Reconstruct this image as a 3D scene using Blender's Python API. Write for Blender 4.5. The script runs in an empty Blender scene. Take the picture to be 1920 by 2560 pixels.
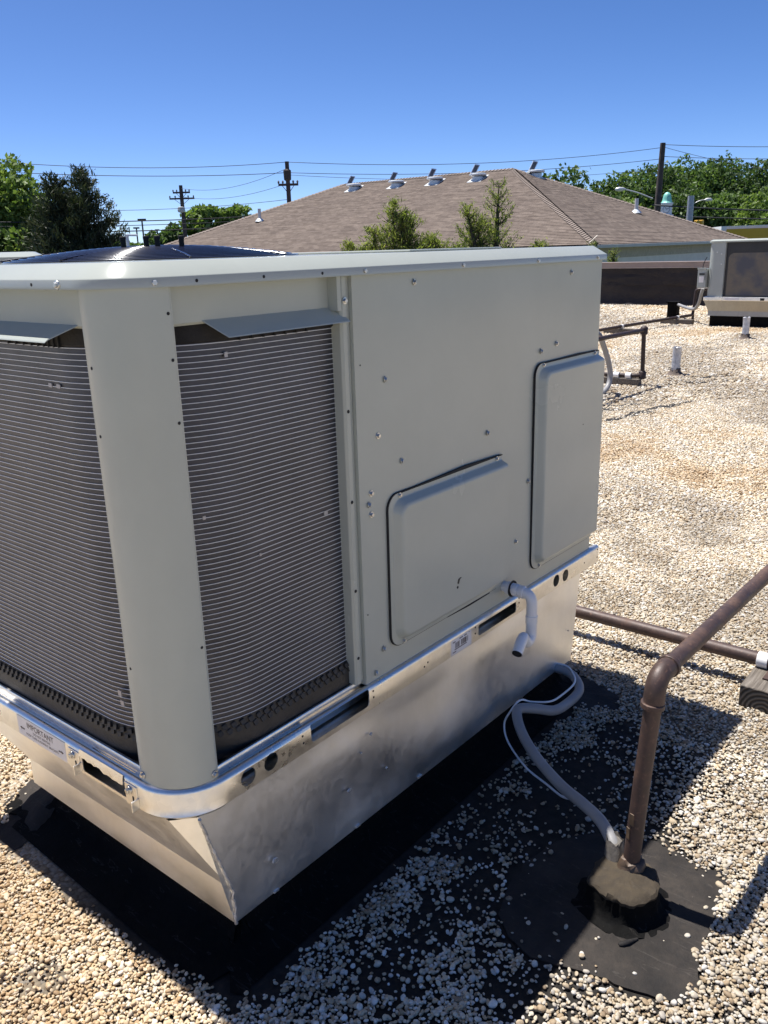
import bpy, bmesh, math, random
import numpy as np
from mathutils import Vector, Matrix
R = math.radians
rnd = random.Random(7)
npr = np.random.default_rng(11)
S = bpy.context.scene
COL = S.collection

# ------------------------------------------------------------------ camera
CAM = Vector((-0.84343, -1.25598, 1.55))
yaw, pitch, roll, F = 0.690216, -0.30045, -0.029416, 2118.95
fw = Vector((math.cos(yaw)*math.cos(pitch), math.sin(yaw)*math.cos(pitch), math.sin(pitch)))
r0 = Vector((math.sin(yaw), -math.cos(yaw), 0)); u0 = r0.cross(fw)
rt = math.cos(roll)*r0 + math.sin(roll)*u0
up = -math.sin(roll)*r0 + math.cos(roll)*u0
cd = bpy.data.cameras.new('camera'); cam = bpy.data.objects.new('camera', cd); COL.objects.link(cam)
M = Matrix((rt, up, -fw)).transposed().to_4x4(); M.translation = CAM
cam.matrix_world = M
cd.sensor_fit = 'HORIZONTAL'; cd.sensor_width = 36; cd.lens = 36*F/1920
cd.clip_start = 0.05; cd.clip_end = 3000
S.camera = cam

# ------------------------------------------------------------------ sky, sun, exposure
SUNV = Vector((0.0, 0.38, 1.0)).normalized()
W = bpy.data.worlds.new('World'); S.world = W; W.use_nodes = True
wn = W.node_tree; wn.nodes.clear()
sky = wn.nodes.new('ShaderNodeTexSky'); sky.sky_type = 'NISHITA'; sky.sun_disc = False
sky.sun_elevation = math.asin(SUNV.z); sky.sun_rotation = 0.0
sky.altitude = 0; sky.air_density = 0.4; sky.dust_density = 0.4; sky.ozone_density = 1.0
hs = wn.nodes.new('ShaderNodeHueSaturation'); hs.inputs['Saturation'].default_value = 1.27; hs.inputs['Hue'].default_value = .507
bg = wn.nodes.new('ShaderNodeBackground'); bg.inputs['Strength'].default_value = 0.100
wo = wn.nodes.new('ShaderNodeOutputWorld')
wn.links.new(sky.outputs[0], hs.inputs['Color']); wn.links.new(hs.outputs[0], bg.inputs[0]); wn.links.new(bg.outputs[0], wo.inputs[0])
sl = bpy.data.lights.new('sun', 'SUN'); sl.energy = 4.4; sl.angle = R(0.53); sl.color = (1.0, 0.965, 0.92)
so = bpy.data.objects.new('sun', sl); COL.objects.link(so)
so.rotation_euler = SUNV.to_track_quat('Z', 'Y').to_euler(); so.location = (0, 8, 20)
S.view_settings.view_transform = 'Standard'; S.view_settings.look = 'None'
S.view_settings.exposure = 0.92; S.view_settings.gamma = 1.0; S.view_settings.use_curve_mapping = False

# ------------------------------------------------------------------ helpers
class MB:
    """collects faces; build() links them as ONE mesh object"""
    def __init__(s): s.v = []; s.f = []
    def add(s, vs, fs):
        o = len(s.v); s.v += [tuple(q) for q in vs]; s.f += [tuple(i+o for i in f) for f in fs]; return s
    def box(s, x0, x1, y0, y1, z0, z1):
        return s.add([(x0,y0,z0),(x1,y0,z0),(x1,y1,z0),(x0,y1,z0),(x0,y0,z1),(x1,y0,z1),(x1,y1,z1),(x0,y1,z1)],
                     [(3,2,1,0),(4,5,6,7),(0,1,5,4),(1,2,6,5),(2,3,7,6),(3,0,4,7)])
    def obox(s, c, ax, ay, az):
        c, ax, ay, az = map(Vector, (c, ax, ay, az))
        vs = [c+sx*ax+sy*ay+sz*az for sz in (-1,1) for sx, sy in ((-1,-1),(1,-1),(1,1),(-1,1))]
        return s.add(vs, [(3,2,1,0),(4,5,6,7),(0,1,5,4),(1,2,6,5),(2,3,7,6),(3,0,4,7)])
    def tube(s, pts, rad, seg=12, caps=True, hollow=0):
        pts = [Vector(q) for q in pts]; n = len(pts)
        rads = rad if hasattr(rad, '__len__') else [rad]*n
        T = [(pts[min(i+1,n-1)]-pts[max(i-1,0)]).normalized() for i in range(n)]
        a = T[0].orthogonal().normalized(); vs = []
        for i in range(n):
            a = (a - a.dot(T[i])*T[i]).normalized(); b = T[i].cross(a)
            for k in range(seg):
                t = 2*math.pi*k/seg; vs.append(pts[i]+rads[i]*(math.cos(t)*a+math.sin(t)*b))
        fs = [(i*seg+k, i*seg+(k+1)%seg, (i+1)*seg+(k+1)%seg, (i+1)*seg+k) for i in range(n-1) for k in range(seg)]
        if caps: fs += [tuple(range(seg))[::-1], tuple(range((n-1)*seg, n*seg))]
        return s.add(vs, fs)
    def lathe(s, prof, c=(0,0,0), seg=24, axis=None):
        c = Vector(c); q = Vector(axis).to_track_quat('Z','Y') if axis else None
        vs = []
        for r_, z in prof:
            for k in range(seg):
                t = 2*math.pi*k/seg; w = Vector((r_*math.cos(t), r_*math.sin(t), z))
                vs.append(c + (q @ w if q else w))
        n = len(prof)
        fs = [(i*seg+k, i*seg+(k+1)%seg, (i+1)*seg+(k+1)%seg, (i+1)*seg+k) for i in range(n-1) for k in range(seg)]
        fs += [tuple(range(seg))[::-1], tuple(range((n-1)*seg, n*seg))]
        return s.add(vs, fs)
    def strip(s, rows, close=False):
        """rows: list of equal-length point lists, quads between"""
        m = len(rows[0]); vs = [q for r_ in rows for q in r_]
        fs = [(i*m+j, i*m+j+1, (i+1)*m+j+1, (i+1)*m+j) for i in range(len(rows)-1) for j in range(m-1)]
        if close: fs += [((len(rows)-1)*m+j, (len(rows)-1)*m+j+1, j+1, j) for j in range(m-1)]
        return s.add(vs, fs)
    def prism(s, poly, d):
        """poly: 3D points in order, extruded by vector d"""
        n = len(poly); d = Vector(d); vs = [Vector(q) for q in poly]; vs += [q+d for q in vs]
        return s.add(vs, [tuple(range(n))[::-1], tuple(range(n, 2*n))]+[(i, (i+1)%n, n+(i+1)%n, n+i) for i in range(n)])
    def build(s, name, mat, parent=None, smooth=None, bevel=0, bseg=2, kind=None, fixn=True):
        me = bpy.data.meshes.new(name); me.from_pydata(s.v, [], s.f); me.update()
        return link(name, me, mat, parent, smooth, bevel, bseg, kind, fixn)
def worldloc(o):
    v = Vector((0,0,0))
    while o: v += o.location; o = o.parent
    return v
def link(name, me, mat, parent=None, smooth=None, bevel=0, bseg=2, kind=None, fixn=False):
    if fixn:
        bm = bmesh.new(); bm.from_mesh(me); bmesh.ops.recalc_face_normals(bm, faces=bm.faces); bm.to_mesh(me); bm.free()
    if parent: me.transform(Matrix.Translation(-worldloc(parent)))
    if mat: me.materials.append(mat)
    if smooth is not None:
        me.polygons.foreach_set('use_smooth', [True]*len(me.polygons))
        if smooth < 180: me.set_sharp_from_angle(angle=R(smooth))
    o = bpy.data.objects.new(name, me); COL.objects.link(o)
    if parent: o.parent = parent
    if bevel:
        b = o.modifiers.new('bevel', 'BEVEL'); b.width = bevel; b.segments = bseg; b.limit_method = 'ANGLE'; b.angle_limit = R(35)
    if kind: o['kind'] = kind
    return o
def tag(o, label, cat, group=None):
    o['label'] = label; o['category'] = cat
    if group: o['group'] = group
    return o
def thing(name, loc, label, cat, group=None):
    o = bpy.data.objects.new(name, None); COL.objects.link(o); o.location = loc; o.empty_display_size = 0.2
    return tag(o, label, cat, group)
def inst(name, me, loc, parent, rot=None, scale=None):
    o = bpy.data.objects.new(name, me); COL.objects.link(o); o.parent = parent
    o.location = Vector(loc) - worldloc(parent)
    if rot is not None: o.rotation_euler = rot
    if scale is not None: o.scale = scale
    return o
def mesh_of(mb, name, mat, smooth=None):
    me = bpy.data.meshes.new(name); me.from_pydata(mb.v, [], mb.f)
    bm = bmesh.new(); bm.from_mesh(me); bmesh.ops.recalc_face_normals(bm, faces=bm.faces); bm.to_mesh(me); bm.free()
    me.materials.append(mat)
    if smooth is not None:
        me.polygons.foreach_set('use_smooth', [True]*len(me.polygons))
        if smooth < 180: me.set_sharp_from_angle(angle=R(smooth))
    return me
def smoothpath(pts, n=8):
    pts = [Vector(q) for q in pts]; P = [2*pts[0]-pts[1]]+pts+[2*pts[-1]-pts[-2]]; out = []
    for i in range(1, len(P)-2):
        a, b, c, d = P[i-1:i+3]
        for k in range(n):
            t = k/n
            out.append(0.5*((2*b)+(c-a)*t+(2*a-5*b+4*c-d)*t*t+(3*b-a-3*c+d)*t**3))
    out.append(pts[-1]); return out
def bendpath(pts, rad, n=7):
    """polyline with rounded bends"""
    pts = [Vector(q) for q in pts]; out = [pts[0]]
    for i in range(1, len(pts)-1):
        a = (pts[i-1]-pts[i]).normalized(); b = (pts[i+1]-pts[i]).normalized()
        p0 = pts[i]+a*rad; p2 = pts[i]+b*rad
        for k in range(n+1):
            t = k/n; out.append((1-t)**2*p0+2*t*(1-t)*pts[i]+t*t*p2)
    out.append(pts[-1]); return out
def roundrect(x0, x1, z0, z1, r, n=6):
    """r: radius or 4 radii (x0z0, x1z0, x1z1, x0z1)"""
    rs = r if hasattr(r, '__len__') else [r]*4
    out = []
    for (cx, cz, a0), q in zip(((x0,z0,180),(x1,z0,270),(x1,z1,0),(x0,z1,90)), rs):
        sx = 1 if cx == x0 else -1; sz = 1 if cz == z0 else -1
        for k in range(n+1):
            a = R(a0+90*k/n); out.append((cx+sx*q+q*math.cos(a), cz+sz*q+q*math.sin(a)))
    return out
def text_mesh(body, size, name, mat, extrude=0.0):
    cu = bpy.data.curves.new(name, 'FONT'); cu.body = body; cu.size = size; cu.align_x = 'CENTER'; cu.extrude = extrude
    o = bpy.data.objects.new(name, cu); COL.objects.link(o)
    dg = bpy.context.evaluated_depsgraph_get()
    me = bpy.data.meshes.new_from_object(o.evaluated_get(dg)); bpy.data.objects.remove(o); bpy.data.curves.remove(cu)
    me.materials.clear(); me.materials.append(mat); return me

# ------------------------------------------------------------------ materials
class NT:
    def __init__(s, name):
        s.m = bpy.data.materials.new(name); s.m.use_nodes = True; s.t = s.m.node_tree
        s.b = s.t.nodes['Principled BSDF']; s.out = s.t.nodes['Material Output']; s._co = None
    def n(s, ty, **kw):
        q = s.t.nodes.new(ty)
        for k, v in kw.items(): setattr(q, k, v)
        return q
    def l(s, a, b): s.t.links.new(a, b)
    def co(s):
        if not s._co: s._co = s.n('ShaderNodeTexCoord').outputs['Object']
        return s._co
    def geo(s): return s.n('ShaderNodeNewGeometry').outputs['Position']
    def noise(s, scale, detail=4, rough=.55, vec=None, stretch=None, dist=0):
        q = s.n('ShaderNodeTexNoise'); q.inputs['Scale'].default_value = scale; q.inputs['Detail'].default_value = detail
        q.inputs['Roughness'].default_value = rough; q.inputs['Distortion'].default_value = dist
        v = vec or s.co()
        if stretch:
            mp = s.n('ShaderNodeMapping'); mp.inputs['Scale'].default_value = stretch; s.l(v, mp.inputs[0]); v = mp.outputs[0]
        s.l(v, q.inputs['Vector']); return q.outputs['Fac']
    def voro(s, scale, out='Color', feat='F1', vec=None, rand=1):
        q = s.n('ShaderNodeTexVoronoi'); q.feature = feat; q.inputs['Scale'].default_value = scale
        if 'Randomness' in q.inputs: q.inputs['Randomness'].default_value = rand
        s.l(vec or s.co(), q.inputs['Vector']); return q.outputs[out]
    def ramp(s, fac, stops, interp='LINEAR'):
        q = s.n('ShaderNodeValToRGB'); q.color_ramp.interpolation = interp; e = q.color_ramp.elements
        while len(e) < len(stops): e.new(0.5)
        for el, (ps, c) in zip(e, stops):
            el.position = ps; el.color = (*c, 1) if hasattr(c, '__len__') else (c, c, c, 1)
        s.l(fac, q.inputs[0]); return q.outputs[0]
    def mix(s, fac, a, b, blend='MIX'):
        q = s.n('ShaderNodeMix', data_type='RGBA', blend_type=blend)
        for v, i in ((fac, 0), (a, 6), (b, 7)):
            if hasattr(v, 'is_output'): s.l(v, q.inputs[i])
            elif i == 0: q.inputs[0].default_value = v
            else: q.inputs[i].default_value = (*v, 1)
        return q.outputs[2]
    def math(s, op, a, b=0.5):
        q = s.n('ShaderNodeMath', operation=op)
        for i, v in enumerate((a, b)):
            if hasattr(v, 'is_output'): s.l(v, q.inputs[i])
            else: q.inputs[i].default_value = v
        return q.outputs[0]
    def maprange(s, v, a, b, c, d):
        q = s.n('ShaderNodeMapRange'); s.l(v, q.inputs[0])
        for i, x in enumerate((a, b, c, d)): q.inputs[i+1].default_value = x
        return q.outputs[0]
    def bump(s, h, strength=.3, dist=.01):
        q = s.n('ShaderNodeBump'); q.inputs['Strength'].default_value = strength; q.inputs['Distance'].default_value = dist
        s.l(h, q.inputs['Height'])
        if s.b.inputs['Normal'].links: s.l(s.b.inputs['Normal'].links[0].from_socket, q.inputs['Normal'])
        s.l(q.outputs[0], s.b.inputs['Normal']); return s
    def set(s, **kw):
        names = dict(color='Base Color', rough='Roughness', metal='Metallic', spec='Specular IOR Level', trans='Transmission Weight', sub='Subsurface Weight', coat='Coat Weight', coatr='Coat Roughness', emit='Emission Color', emits='Emission Strength')
        for k, v in kw.items():
            i = s.b.inputs[names[k]]
            if hasattr(v, 'is_output'): s.l(v, i)
            elif hasattr(v, '__len__'): i.default_value = (*v, 1)
            else: i.default_value = v
        return s
def simple(name, c, rough=.6, metal=0, var=.12, scale=8, bump=0, bscale=60):
    t = NT(name)
    a = tuple(x*(1-var) for x in c); b = tuple(min(1, x*(1+var)) for x in c)
    t.set(color=t.ramp(t.noise(scale), [(.3, a), (.7, b)]), rough=rough, metal=metal)
    if bump: t.bump(t.noise(bscale), bump, .004)
    return t.m

# painted sheet steel, very slightly oil-canned, with fine dust and smears
def paint_mat(name, c, wav=.05, ro=(.27, .38)):
    t = NT(name)
    dust = t.noise(5, 6, .65)
    col = t.ramp(dust, [(.25, tuple(x*.94 for x in c)), (.6, c), (.85, tuple(min(1, x*1.05) for x in c))])
    t.set(color=col, rough=t.maprange(t.noise(3, 5), .3, .7, ro[0], ro[1]), spec=.5)
    t.bump(t.noise(2.2, 1, .4), wav, .05)
    t.bump(t.noise(900, 2), .04, .0006)
    return t.m
PAINT = paint_mat('paint_sandstone', (.445, .468, .408), ro=(.19, .28))
PAINT_LID = paint_mat('paint_lid', (.405, .425, .375), .03, (.11, .16))
PAINT_OLD = paint_mat('paint_weathered', (.36, .385, .365))

def galv_mat(name, c=(.70, .69, .66), rough=(.22, .40), wav=.0, wscale=3, spangle=.12):
    t = NT(name)
    sp = t.voro(70, 'Color'); sw = t.n('ShaderNodeSeparateColor'); t.l(sp, sw.inputs[0])
    lo = tuple(x*(1-spangle) for x in c); hi = tuple(min(1, x*(1+spangle*.6)) for x in c)
    col = t.ramp(sw.outputs[0], [(0, lo), (1, hi)])
    smear = t.ramp(t.noise(4, 6, .7, stretch=(1, 1, .35)), [(.35, .90), (.62, 1.0)])
    col = t.mix(1.0, col, smear, 'MULTIPLY')
    rg = t.math('ADD', t.maprange(sw.outputs[1], 0, 1, rough[0]*.9, rough[1]*.9), t.maprange(t.noise(6, 5), .3, .7, -.04, .09))
    t.set(color=col, rough=rg, metal=1.0)
    if wav: t.bump(t.noise(wscale, 1.5, .45), wav, .06)
    t.bump(t.noise(300, 2, stretch=(1, 1, .2)), .03, .001)
    return t.m
GALV = galv_mat('galvanised_rail', (.88, .85, .79), (.30, .40), .05, 5, .05)
SKIRT = galv_mat('galvanised_skirt', (.95, .945, .93), (.40, .46), .03, 3.2, .012)
SKIRT_OLD = galv_mat('dull_galvanised', (.36, .36, .35), (.42, .55), .05, 3, .04)
BOLT = simple('zinc_bolt', (.62, .62, .60), .32, 1.0, .15, 40)
BLACKHOLE = simple('dark_interior', (.012, .012, .013), .8, 0, .2)
RUBBER = simple('black_foam', (.011, .010, .010), .75, 0, .35, 25, .5, 90)
TRAY = simple('black_plastic_tray', (.030, .027, .024), .48, 0, .35, 20, .3, 120)
def coil_mat():
    t = NT('coil_fins')
    fin = t.n('ShaderNodeTexWave', wave_type='BANDS', bands_direction='DIAGONAL'); fin.inputs['Scale'].default_value = 220
    t.l(t.co(), fin.inputs['Vector'])
    dirt = t.noise(7, 6, .7)
    col = t.ramp(dirt, [(.3, (.038, .039, .047)), (.7, (.075, .076, .088))])
    t.set(color=col, rough=.36, metal=.6, coat=.2, coatr=.22)
    t.bump(fin.outputs['Fac'], .25, .001); t.bump(t.noise(60, 4), .25, .002)
    return t.m
COIL = coil_mat()
TUBE = simple('aluminium_tube', (.72, .74, .77), .4, .2, .06, 30)
GUARD = NT('black_guard_wire').set(color=(.010, .010, .02), rough=.16, spec=.6, coat=.5, coatr=.08).m
PVC = NT('white_pvc').set(color=(.80, .80, .79), rough=.34, spec=.5, sub=0.0).m
_t = NT('sticker_white'); _t.set(color=_t.ramp(_t.noise(12), [(.3, (.74, .72, .70)), (.7, (.82, .80, .79))]), rough=.4); STICK = _t.m
INK = simple('label_ink', (.12, .085, .07), .6, 0, .1)
INKBLK = simple('black_ink', (.015, .015, .016), .5, 0, .1)
def rust_mat(name, base=(.066, .041, .034), hi=(.125, .072, .050)):
    t = NT(name)
    n1 = t.noise(14, 8, .7); n2 = t.noise(90, 4, .6)
    col = t.ramp(n1, [(.28, tuple(x*.62 for x in base)), (.5, base), (.72, hi)])
    col = t.mix(t.ramp(n2, [(.58, 0), (.72, .5)]), col, (.20, .115, .08))
    t.set(color=col, rough=t.maprange(n1, .3, .7, .42, .68), metal=.15)
    t.bump(n2, .35, .0015); t.bump(t.noise(350, 2), .3, .0006); return t.m
RUST = rust_mat('brown_painted_pipe')
RUSTDK = rust_mat('dark_brown_pipe', (.032, .020, .018), (.055, .032, .027))
CONDUIT = simple('grey_conduit', (.27, .265, .262), .5, 0, .12, 9, .1, 40)
CABLE = simple('white_cable', (.72, .73, .74), .5, 0, .1)
def membrane_mat(name, c=(.016, .015, .015), dust=(.075, .066, .055), amt=(.5, .78), spec=.2):
    t = NT(name)
    n1 = t.noise(6, 8, .68); n2 = t.noise(45, 6, .7)
    f = t.math('MULTIPLY', t.ramp(n1, [(amt[0]-.14, 0), (amt[1], 1)]), t.ramp(n2, [(.3, .35), (.7, 1)]))
    fibres = t.ramp(t.noise(38, 3, .5, stretch=(1, .16, 1), dist=2.5), [(.635, 0), (.66, .55), (.685, 0)])
    col = t.mix(f, c, dust); col = t.mix(t.math('MULTIPLY', fibres, .30), col, (.16, .14, .12))
    t.set(color=col, rough=t.maprange(n2, .3, .7, .66, .9), spec=spec)
    t.bump(n2, .35, .006); t.bump(t.noise(320, 3), .3, .0012); t.bump(n1, .3, .03); return t.m
MEMB = membrane_mat('black_membrane')
MEMB_DUSTY = membrane_mat('dusty_membrane', (.014, .013, .0125), (.07, .058, .048), (.42, .80))
CURBM = membrane_mat('curb_flashing', (.0042, .0042, .0042), (.013, .0115, .010), (.55, .85), .08)
def wood_mat(name, grain_axis=0):
    t = NT(name)
    st = [14, 14, 14]; st[grain_axis] = .9
    n = t.noise(6, 8, .65, stretch=tuple(st))
    col = t.ramp(n, [(.3, (.045, .036, .028)), (.5, (.13, .11, .088)), (.72, (.25, .22, .185))])
    t.set(color=col, rough=.85); t.bump(n, .8, .006); return t.m
WOOD = wood_mat('weathered_wood')
def endgrain_mat():
    t = NT('wood_end_grain')
    w = t.n('ShaderNodeTexWave', wave_type='RINGS', rings_direction='X'); w.inputs['Scale'].default_value = 22
    w.inputs['Distortion'].default_value = 2.5; w.inputs['Detail'].default_value = 3
    mp = t.n('ShaderNodeMapping'); mp.inputs['Location'].default_value = (0, .03, -.005); t.l(t.co(), mp.inputs[0]); t.l(mp.outputs[0], w.inputs['Vector'])
    t.set(color=t.ramp(w.outputs['Fac'], [(.25, (.022, .019, .016)), (.7, (.085, .072, .058)), (.95, (.14, .12, .10))]), rough=.9)
    t.bump(w.outputs['Fac'], .8, .004); return t.m
ENDGRAIN = endgrain_mat()
def alum_old(): 
    t = NT('painted_vent_pipe'); n = t.noise(16, 6, .7)
    t.set(color=t.ramp(n, [(.3, (.30, .31, .33)), (.55, (.52, .53, .56)), (.75, (.62, .63, .66))]), rough=.45, metal=.35); t.bump(n, .4, .01); return t.m
VENTP = alum_old()

# ------------------------------------------------------------------ roof deck and far ground
def gravel_ground():
    t = NT('gravel_roof')
    pos = t.geo()
    cell = t.voro(95, 'Color', vec=pos); sw = t.n('ShaderNodeSeparateColor'); t.l(cell, sw.inputs[0])
    dist = t.voro(95, 'Distance', vec=pos)
    stone = t.ramp(sw.outputs[0], [(0, (.36, .27, .18)), (.25, (.57, .46, .32)), (.5, (.66, .565, .42)), (.75, (.58, .53, .45)), (1, (.79, .74, .64))])
    gap = t.ramp(dist, [(.55, 0.0), (.95, 1.0)])
    big = t.noise(.55, 5, .6, vec=pos); big2 = t.noise(1.7, 6, .65, vec=pos)
    stone = t.mix(1.0, stone, t.ramp(big, [(.3, (.78, .76, .74)), (.6, (1, 1, 1))]), 'MULTIPLY')
    stone = t.mix(t.ramp(big2, [(.62, 0), (.8, .45)]), stone, (.36, .27, .17))
    far = t.mix(t.math('MULTIPLY', gap, .8), t.mix(1.0, stone, (.92, .90, .87), 'MULTIPLY'), (.17, .13, .085))  # far stones tinted darker, standing in for pebble self-shadow
    # close to the unit the bare tar shows between real pebbles
    sp = t.n('ShaderNodeVectorMath', operation='DISTANCE'); t.l(pos, sp.inputs[0]); sp.inputs[1].default_value = (.75, -.1, 0)
    nearf = t.maprange(sp.outputs['Value'], .85, 1.35, 0, 1)
    tarn = t.noise(30, 6, .7, vec=pos)
    tar = t.ramp(tarn, [(.3, (.009, .0085, .008)), (.7, (.030, .026, .022))])
    t.set(color=t.mix(nearf, tar, far), rough=.85, spec=.25)
    t.bump(t.math('MULTIPLY', t.math('SUBTRACT', 1.0, dist), nearf), .9, .012)
    t.bump(tarn, .4, .006)
    return t.m
GRAVEL = gravel_ground()
XP = 20.5
MB().box(-9, XP, -14, 30, -.35, 0).build('roof_deck', GRAVEL, kind='structure')
GZ = -4.6
def ground_mat():
    t = NT('street_ground'); n = t.noise(.05, 6, .6); n2 = t.noise(.6, 6, .6)
    t.set(color=t.mix(t.ramp(n, [(.45, 0), (.55, 1)]), t.ramp(n2, [(.3, (.05, .05, .05)), (.7, (.075, .073, .07))]), t.ramp(n2, [(.3, (.04, .07, .02)), (.7, (.09, .12, .04))])), rough=.9)
    return t.m
MB().add([(-1500,-1500,GZ),(1500,-1500,GZ),(1500,1500,GZ),(-1500,1500,GZ)], [(0,1,2,3)]).build('ground', ground_mat(), kind='structure')
LOWWALL = simple('cream_block_wall', (.45, .42, .37), .85, 0, .1, 3, .2, 30)
b = MB().box(-8.98, XP-.02, -13.98, 29.98, GZ, -.352).build('building_wall', LOWWALL); tag(b, 'plain masonry wall of the building carrying the gravel roof', 'wall')

# ------------------------------------------------------------------ parapet
COPING = simple('bronze_coping', (.30, .235, .20), .45, .2, .08, 3)
def parapet_mat():
    t = NT('parapet_membrane'); n = t.noise(1.6, 8, .65); n2 = t.noise(14, 5, .6)
    t.set(color=t.ramp(n, [(.3, (.014, .011, .012)), (.55, (.023, .019, .019)), (.8, (.045, .036, .032))]), rough=.8)
    t.bump(n2, .5, .02); t.bump(n, .6, .06); return t.m
PARM = parapet_mat()
def parapet(ax, c, a0, a1, inward, label):
    """wall along axis ax at coordinate c"""
    th = .28
    mid = (c, (a0+a1)/2, 0) if ax == 'y' else ((a0+a1)/2, c, 0)
    t = thing('parapet_wall', mid, label, 'parapet')
    def bx(u0, u1, z0, z1, mat, name, bev=0, off=0, a0_=a0, a1_=a1):
        x = sorted((c+inward*u0, c+inward*u1))
        m = MB()
        if ax == 'y': m.box(x[0], x[1], a0_, a1_, z0, z1)
        else: m.box(a0_, a1_, x[0], x[1], z0, z1)
        return m.build(name, mat, t, bevel=bev)
    bx(-th, 0, -.3, .93, PARM, 'wall_core')
    # wrinkled flashing sheets, upper lapping the lower
    for nm, z0, z1, pr in (('lower_flashing', .0, .60, .03), ('upper_flashing', .50, .905, .055)):
        n = int((a1-a0)/.22); m = MB(); rows = []
        for i in range(n+1):
            a = a0+(a1-a0)*i/n; w = npr.normal(0, .016, 7); row = []
            for k in range(7):
                z = z0+(z1-z0)*k/6
                u = pr+w[k]*(1 if 0 < k < 6 else .4) + (.10*(1-z/.18)**2 if nm == 'lower_flashing' and z < .18 else 0)
                if k == 0: z += npr.normal(0, .008)
                row.append((c+inward*u, a, z) if ax == 'y' else (a, c+inward*u, z))
            rows.append(row)
        m.strip(rows).build(nm, PARM, t, smooth=40)
    cp = bx(-th-.03, .085, .925, 1.045, COPING, 'coping', .008)
    bx(-th-.035, .092, 1.04, 1.062, COPING, 'coping_top', .004)
    bx(-th-.035, .10, .915, .932, simple('coping_drip', (.42, .34, .29), .4, .3), 'drip_edge')
    return t
parapet('y', XP, -14, 30, -1, 'dark wrinkled membrane parapet with bronze coping at the far roof edge')
parapet('x', 30, -9, XP-.3, -1, 'membrane parapet closing the roof edge on the left, behind the units')

# ------------------------------------------------------------------ the main rooftop unit
UW, LX = 1.13, 1.850           # width in y, panel end in x
U = thing('rooftop_unit', (.92, .56, .43), 'large new beige rooftop air conditioner with ribbed coils in the foreground', 'air conditioner', 'rooftop air conditioners')
RC = .13
def outline(d, ext=0.0, n=10, y_end=UW, x_end=1.905, rc=RC):
    """L-shaped path of the two visible faces, inset by d: from (x_end,d) to corner to (d,y_end)"""
    pts = [(x_end, d), (1.3, d), (.7, d)]
    for k in range(n+1):
        a = R(270-90*k/n); pts.append((rc+(rc-d)*math.cos(a), rc+(rc-d)*math.sin(a)))
    pts += [(d, .45), (d, .8), (d, y_end)]
    return pts
def sweep(prof, **kw):
    """prof: list of (inset, z)"""
    paths = [outline(d, **kw) for d, z in prof]
    n = len(paths[0]); rows = [[(paths[j][i][0], paths[j][i][1], prof[j][1]) for j in range(len(prof))] for i in range(n)]
    return MB().strip(rows)
def applied(o):
    dg = bpy.context.evaluated_depsgraph_get(); me = bpy.data.meshes.new_from_object(o.evaluated_get(dg))
    old = o.data; o.modifiers.clear(); o.data = me; me.name = old.name; return o
# base rail: outer channel, with forklift slots and lifting holes really cut
prof = [(.03,.431),(.004,.429),(.0,.433),(.0,.484),(.003,.491),(.009,.4945),(.016,.4935),(.024,.486),(.030,.4845),(.036,.4845)]
def rail_sweep():
    paths = [outline(d, y_end=UW+.06, n=16) for d, z in prof]; rows = []
    for i in range(len(paths[0])):
        k = (i-3)/16; fl = math.sin(math.pi*k)**.6 if 0 < k < 1 else 0
        row = []
        for j, (d, z) in enumerate(prof):
            x, y = paths[j][i]
            if fl and j in (1, 2):
                q = Vector((x-RC, y-RC)); q = q.normalized()*(q.length+.006*fl); x, y = RC+q.x, RC+q.y
                if j == 2: z += .002
            row.append((x, y, z))
        if fl: pass
        rows.append(row)
    return MB().strip(rows)
prof.insert(3, (.0, .449))
rail = rail_sweep().build('base_rail', GALV, None, smooth=40)
sm = rail.modifiers.new('s', 'SOLIDIFY'); sm.thickness = .0025; sm.offset = 0
cut = MB()
def cut_rr(axis, a0, a1, z0, z1, r):
    pl = roundrect(a0, a1, z0, z1, r, 4)
    if axis == 'x': cut.prism([(a, -.02, z) for a, z in pl], (0, .048, 0))
    else: cut.prism([(-.02, a, z) for a, z in pl], (.048, 0, 0))
cut_rr('x', .384, .596, .446, .4915, (.010,.010,.004,.004)); cut_rr('x', 1.10, 1.318, .443, .478, .008)
cut_rr('y', .178, .345, .440, .487, .004)
for x, z in ((.187,.463),(.255,.464),(1.582,.462),(1.648,.460)): cut_rr('x', x-.021, x+.021, z-.021, z+.021, .0209)
cutter = cut.build('cutter', None)
bo = rail.modifiers.new('b', 'BOOLEAN'); bo.object = cutter; bo.operation = 'DIFFERENCE'; bo.solver = 'EXACT'
applied(rail); bpy.data.objects.remove(cutter)
rail.data.transform(Matrix.Translation(-U.location)); rail.parent = U
rail.data.polygons.foreach_set('use_smooth', [True]*len(rail.data.polygons)); rail.data.set_sharp_from_angle(angle=R(40))
MB().box(1.906, 1.909, .002, UW, .431, .4935).build('rail_end_plate', GALV, U, bevel=.001)
# inner track that carries the panels
sweep([(.030,.4845),(.030,.503),(.032,.506),(.037,.506),(.039,.503),(.039,.478)], x_end=.604).build('inner_track', GALV, U, smooth=35)
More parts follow.
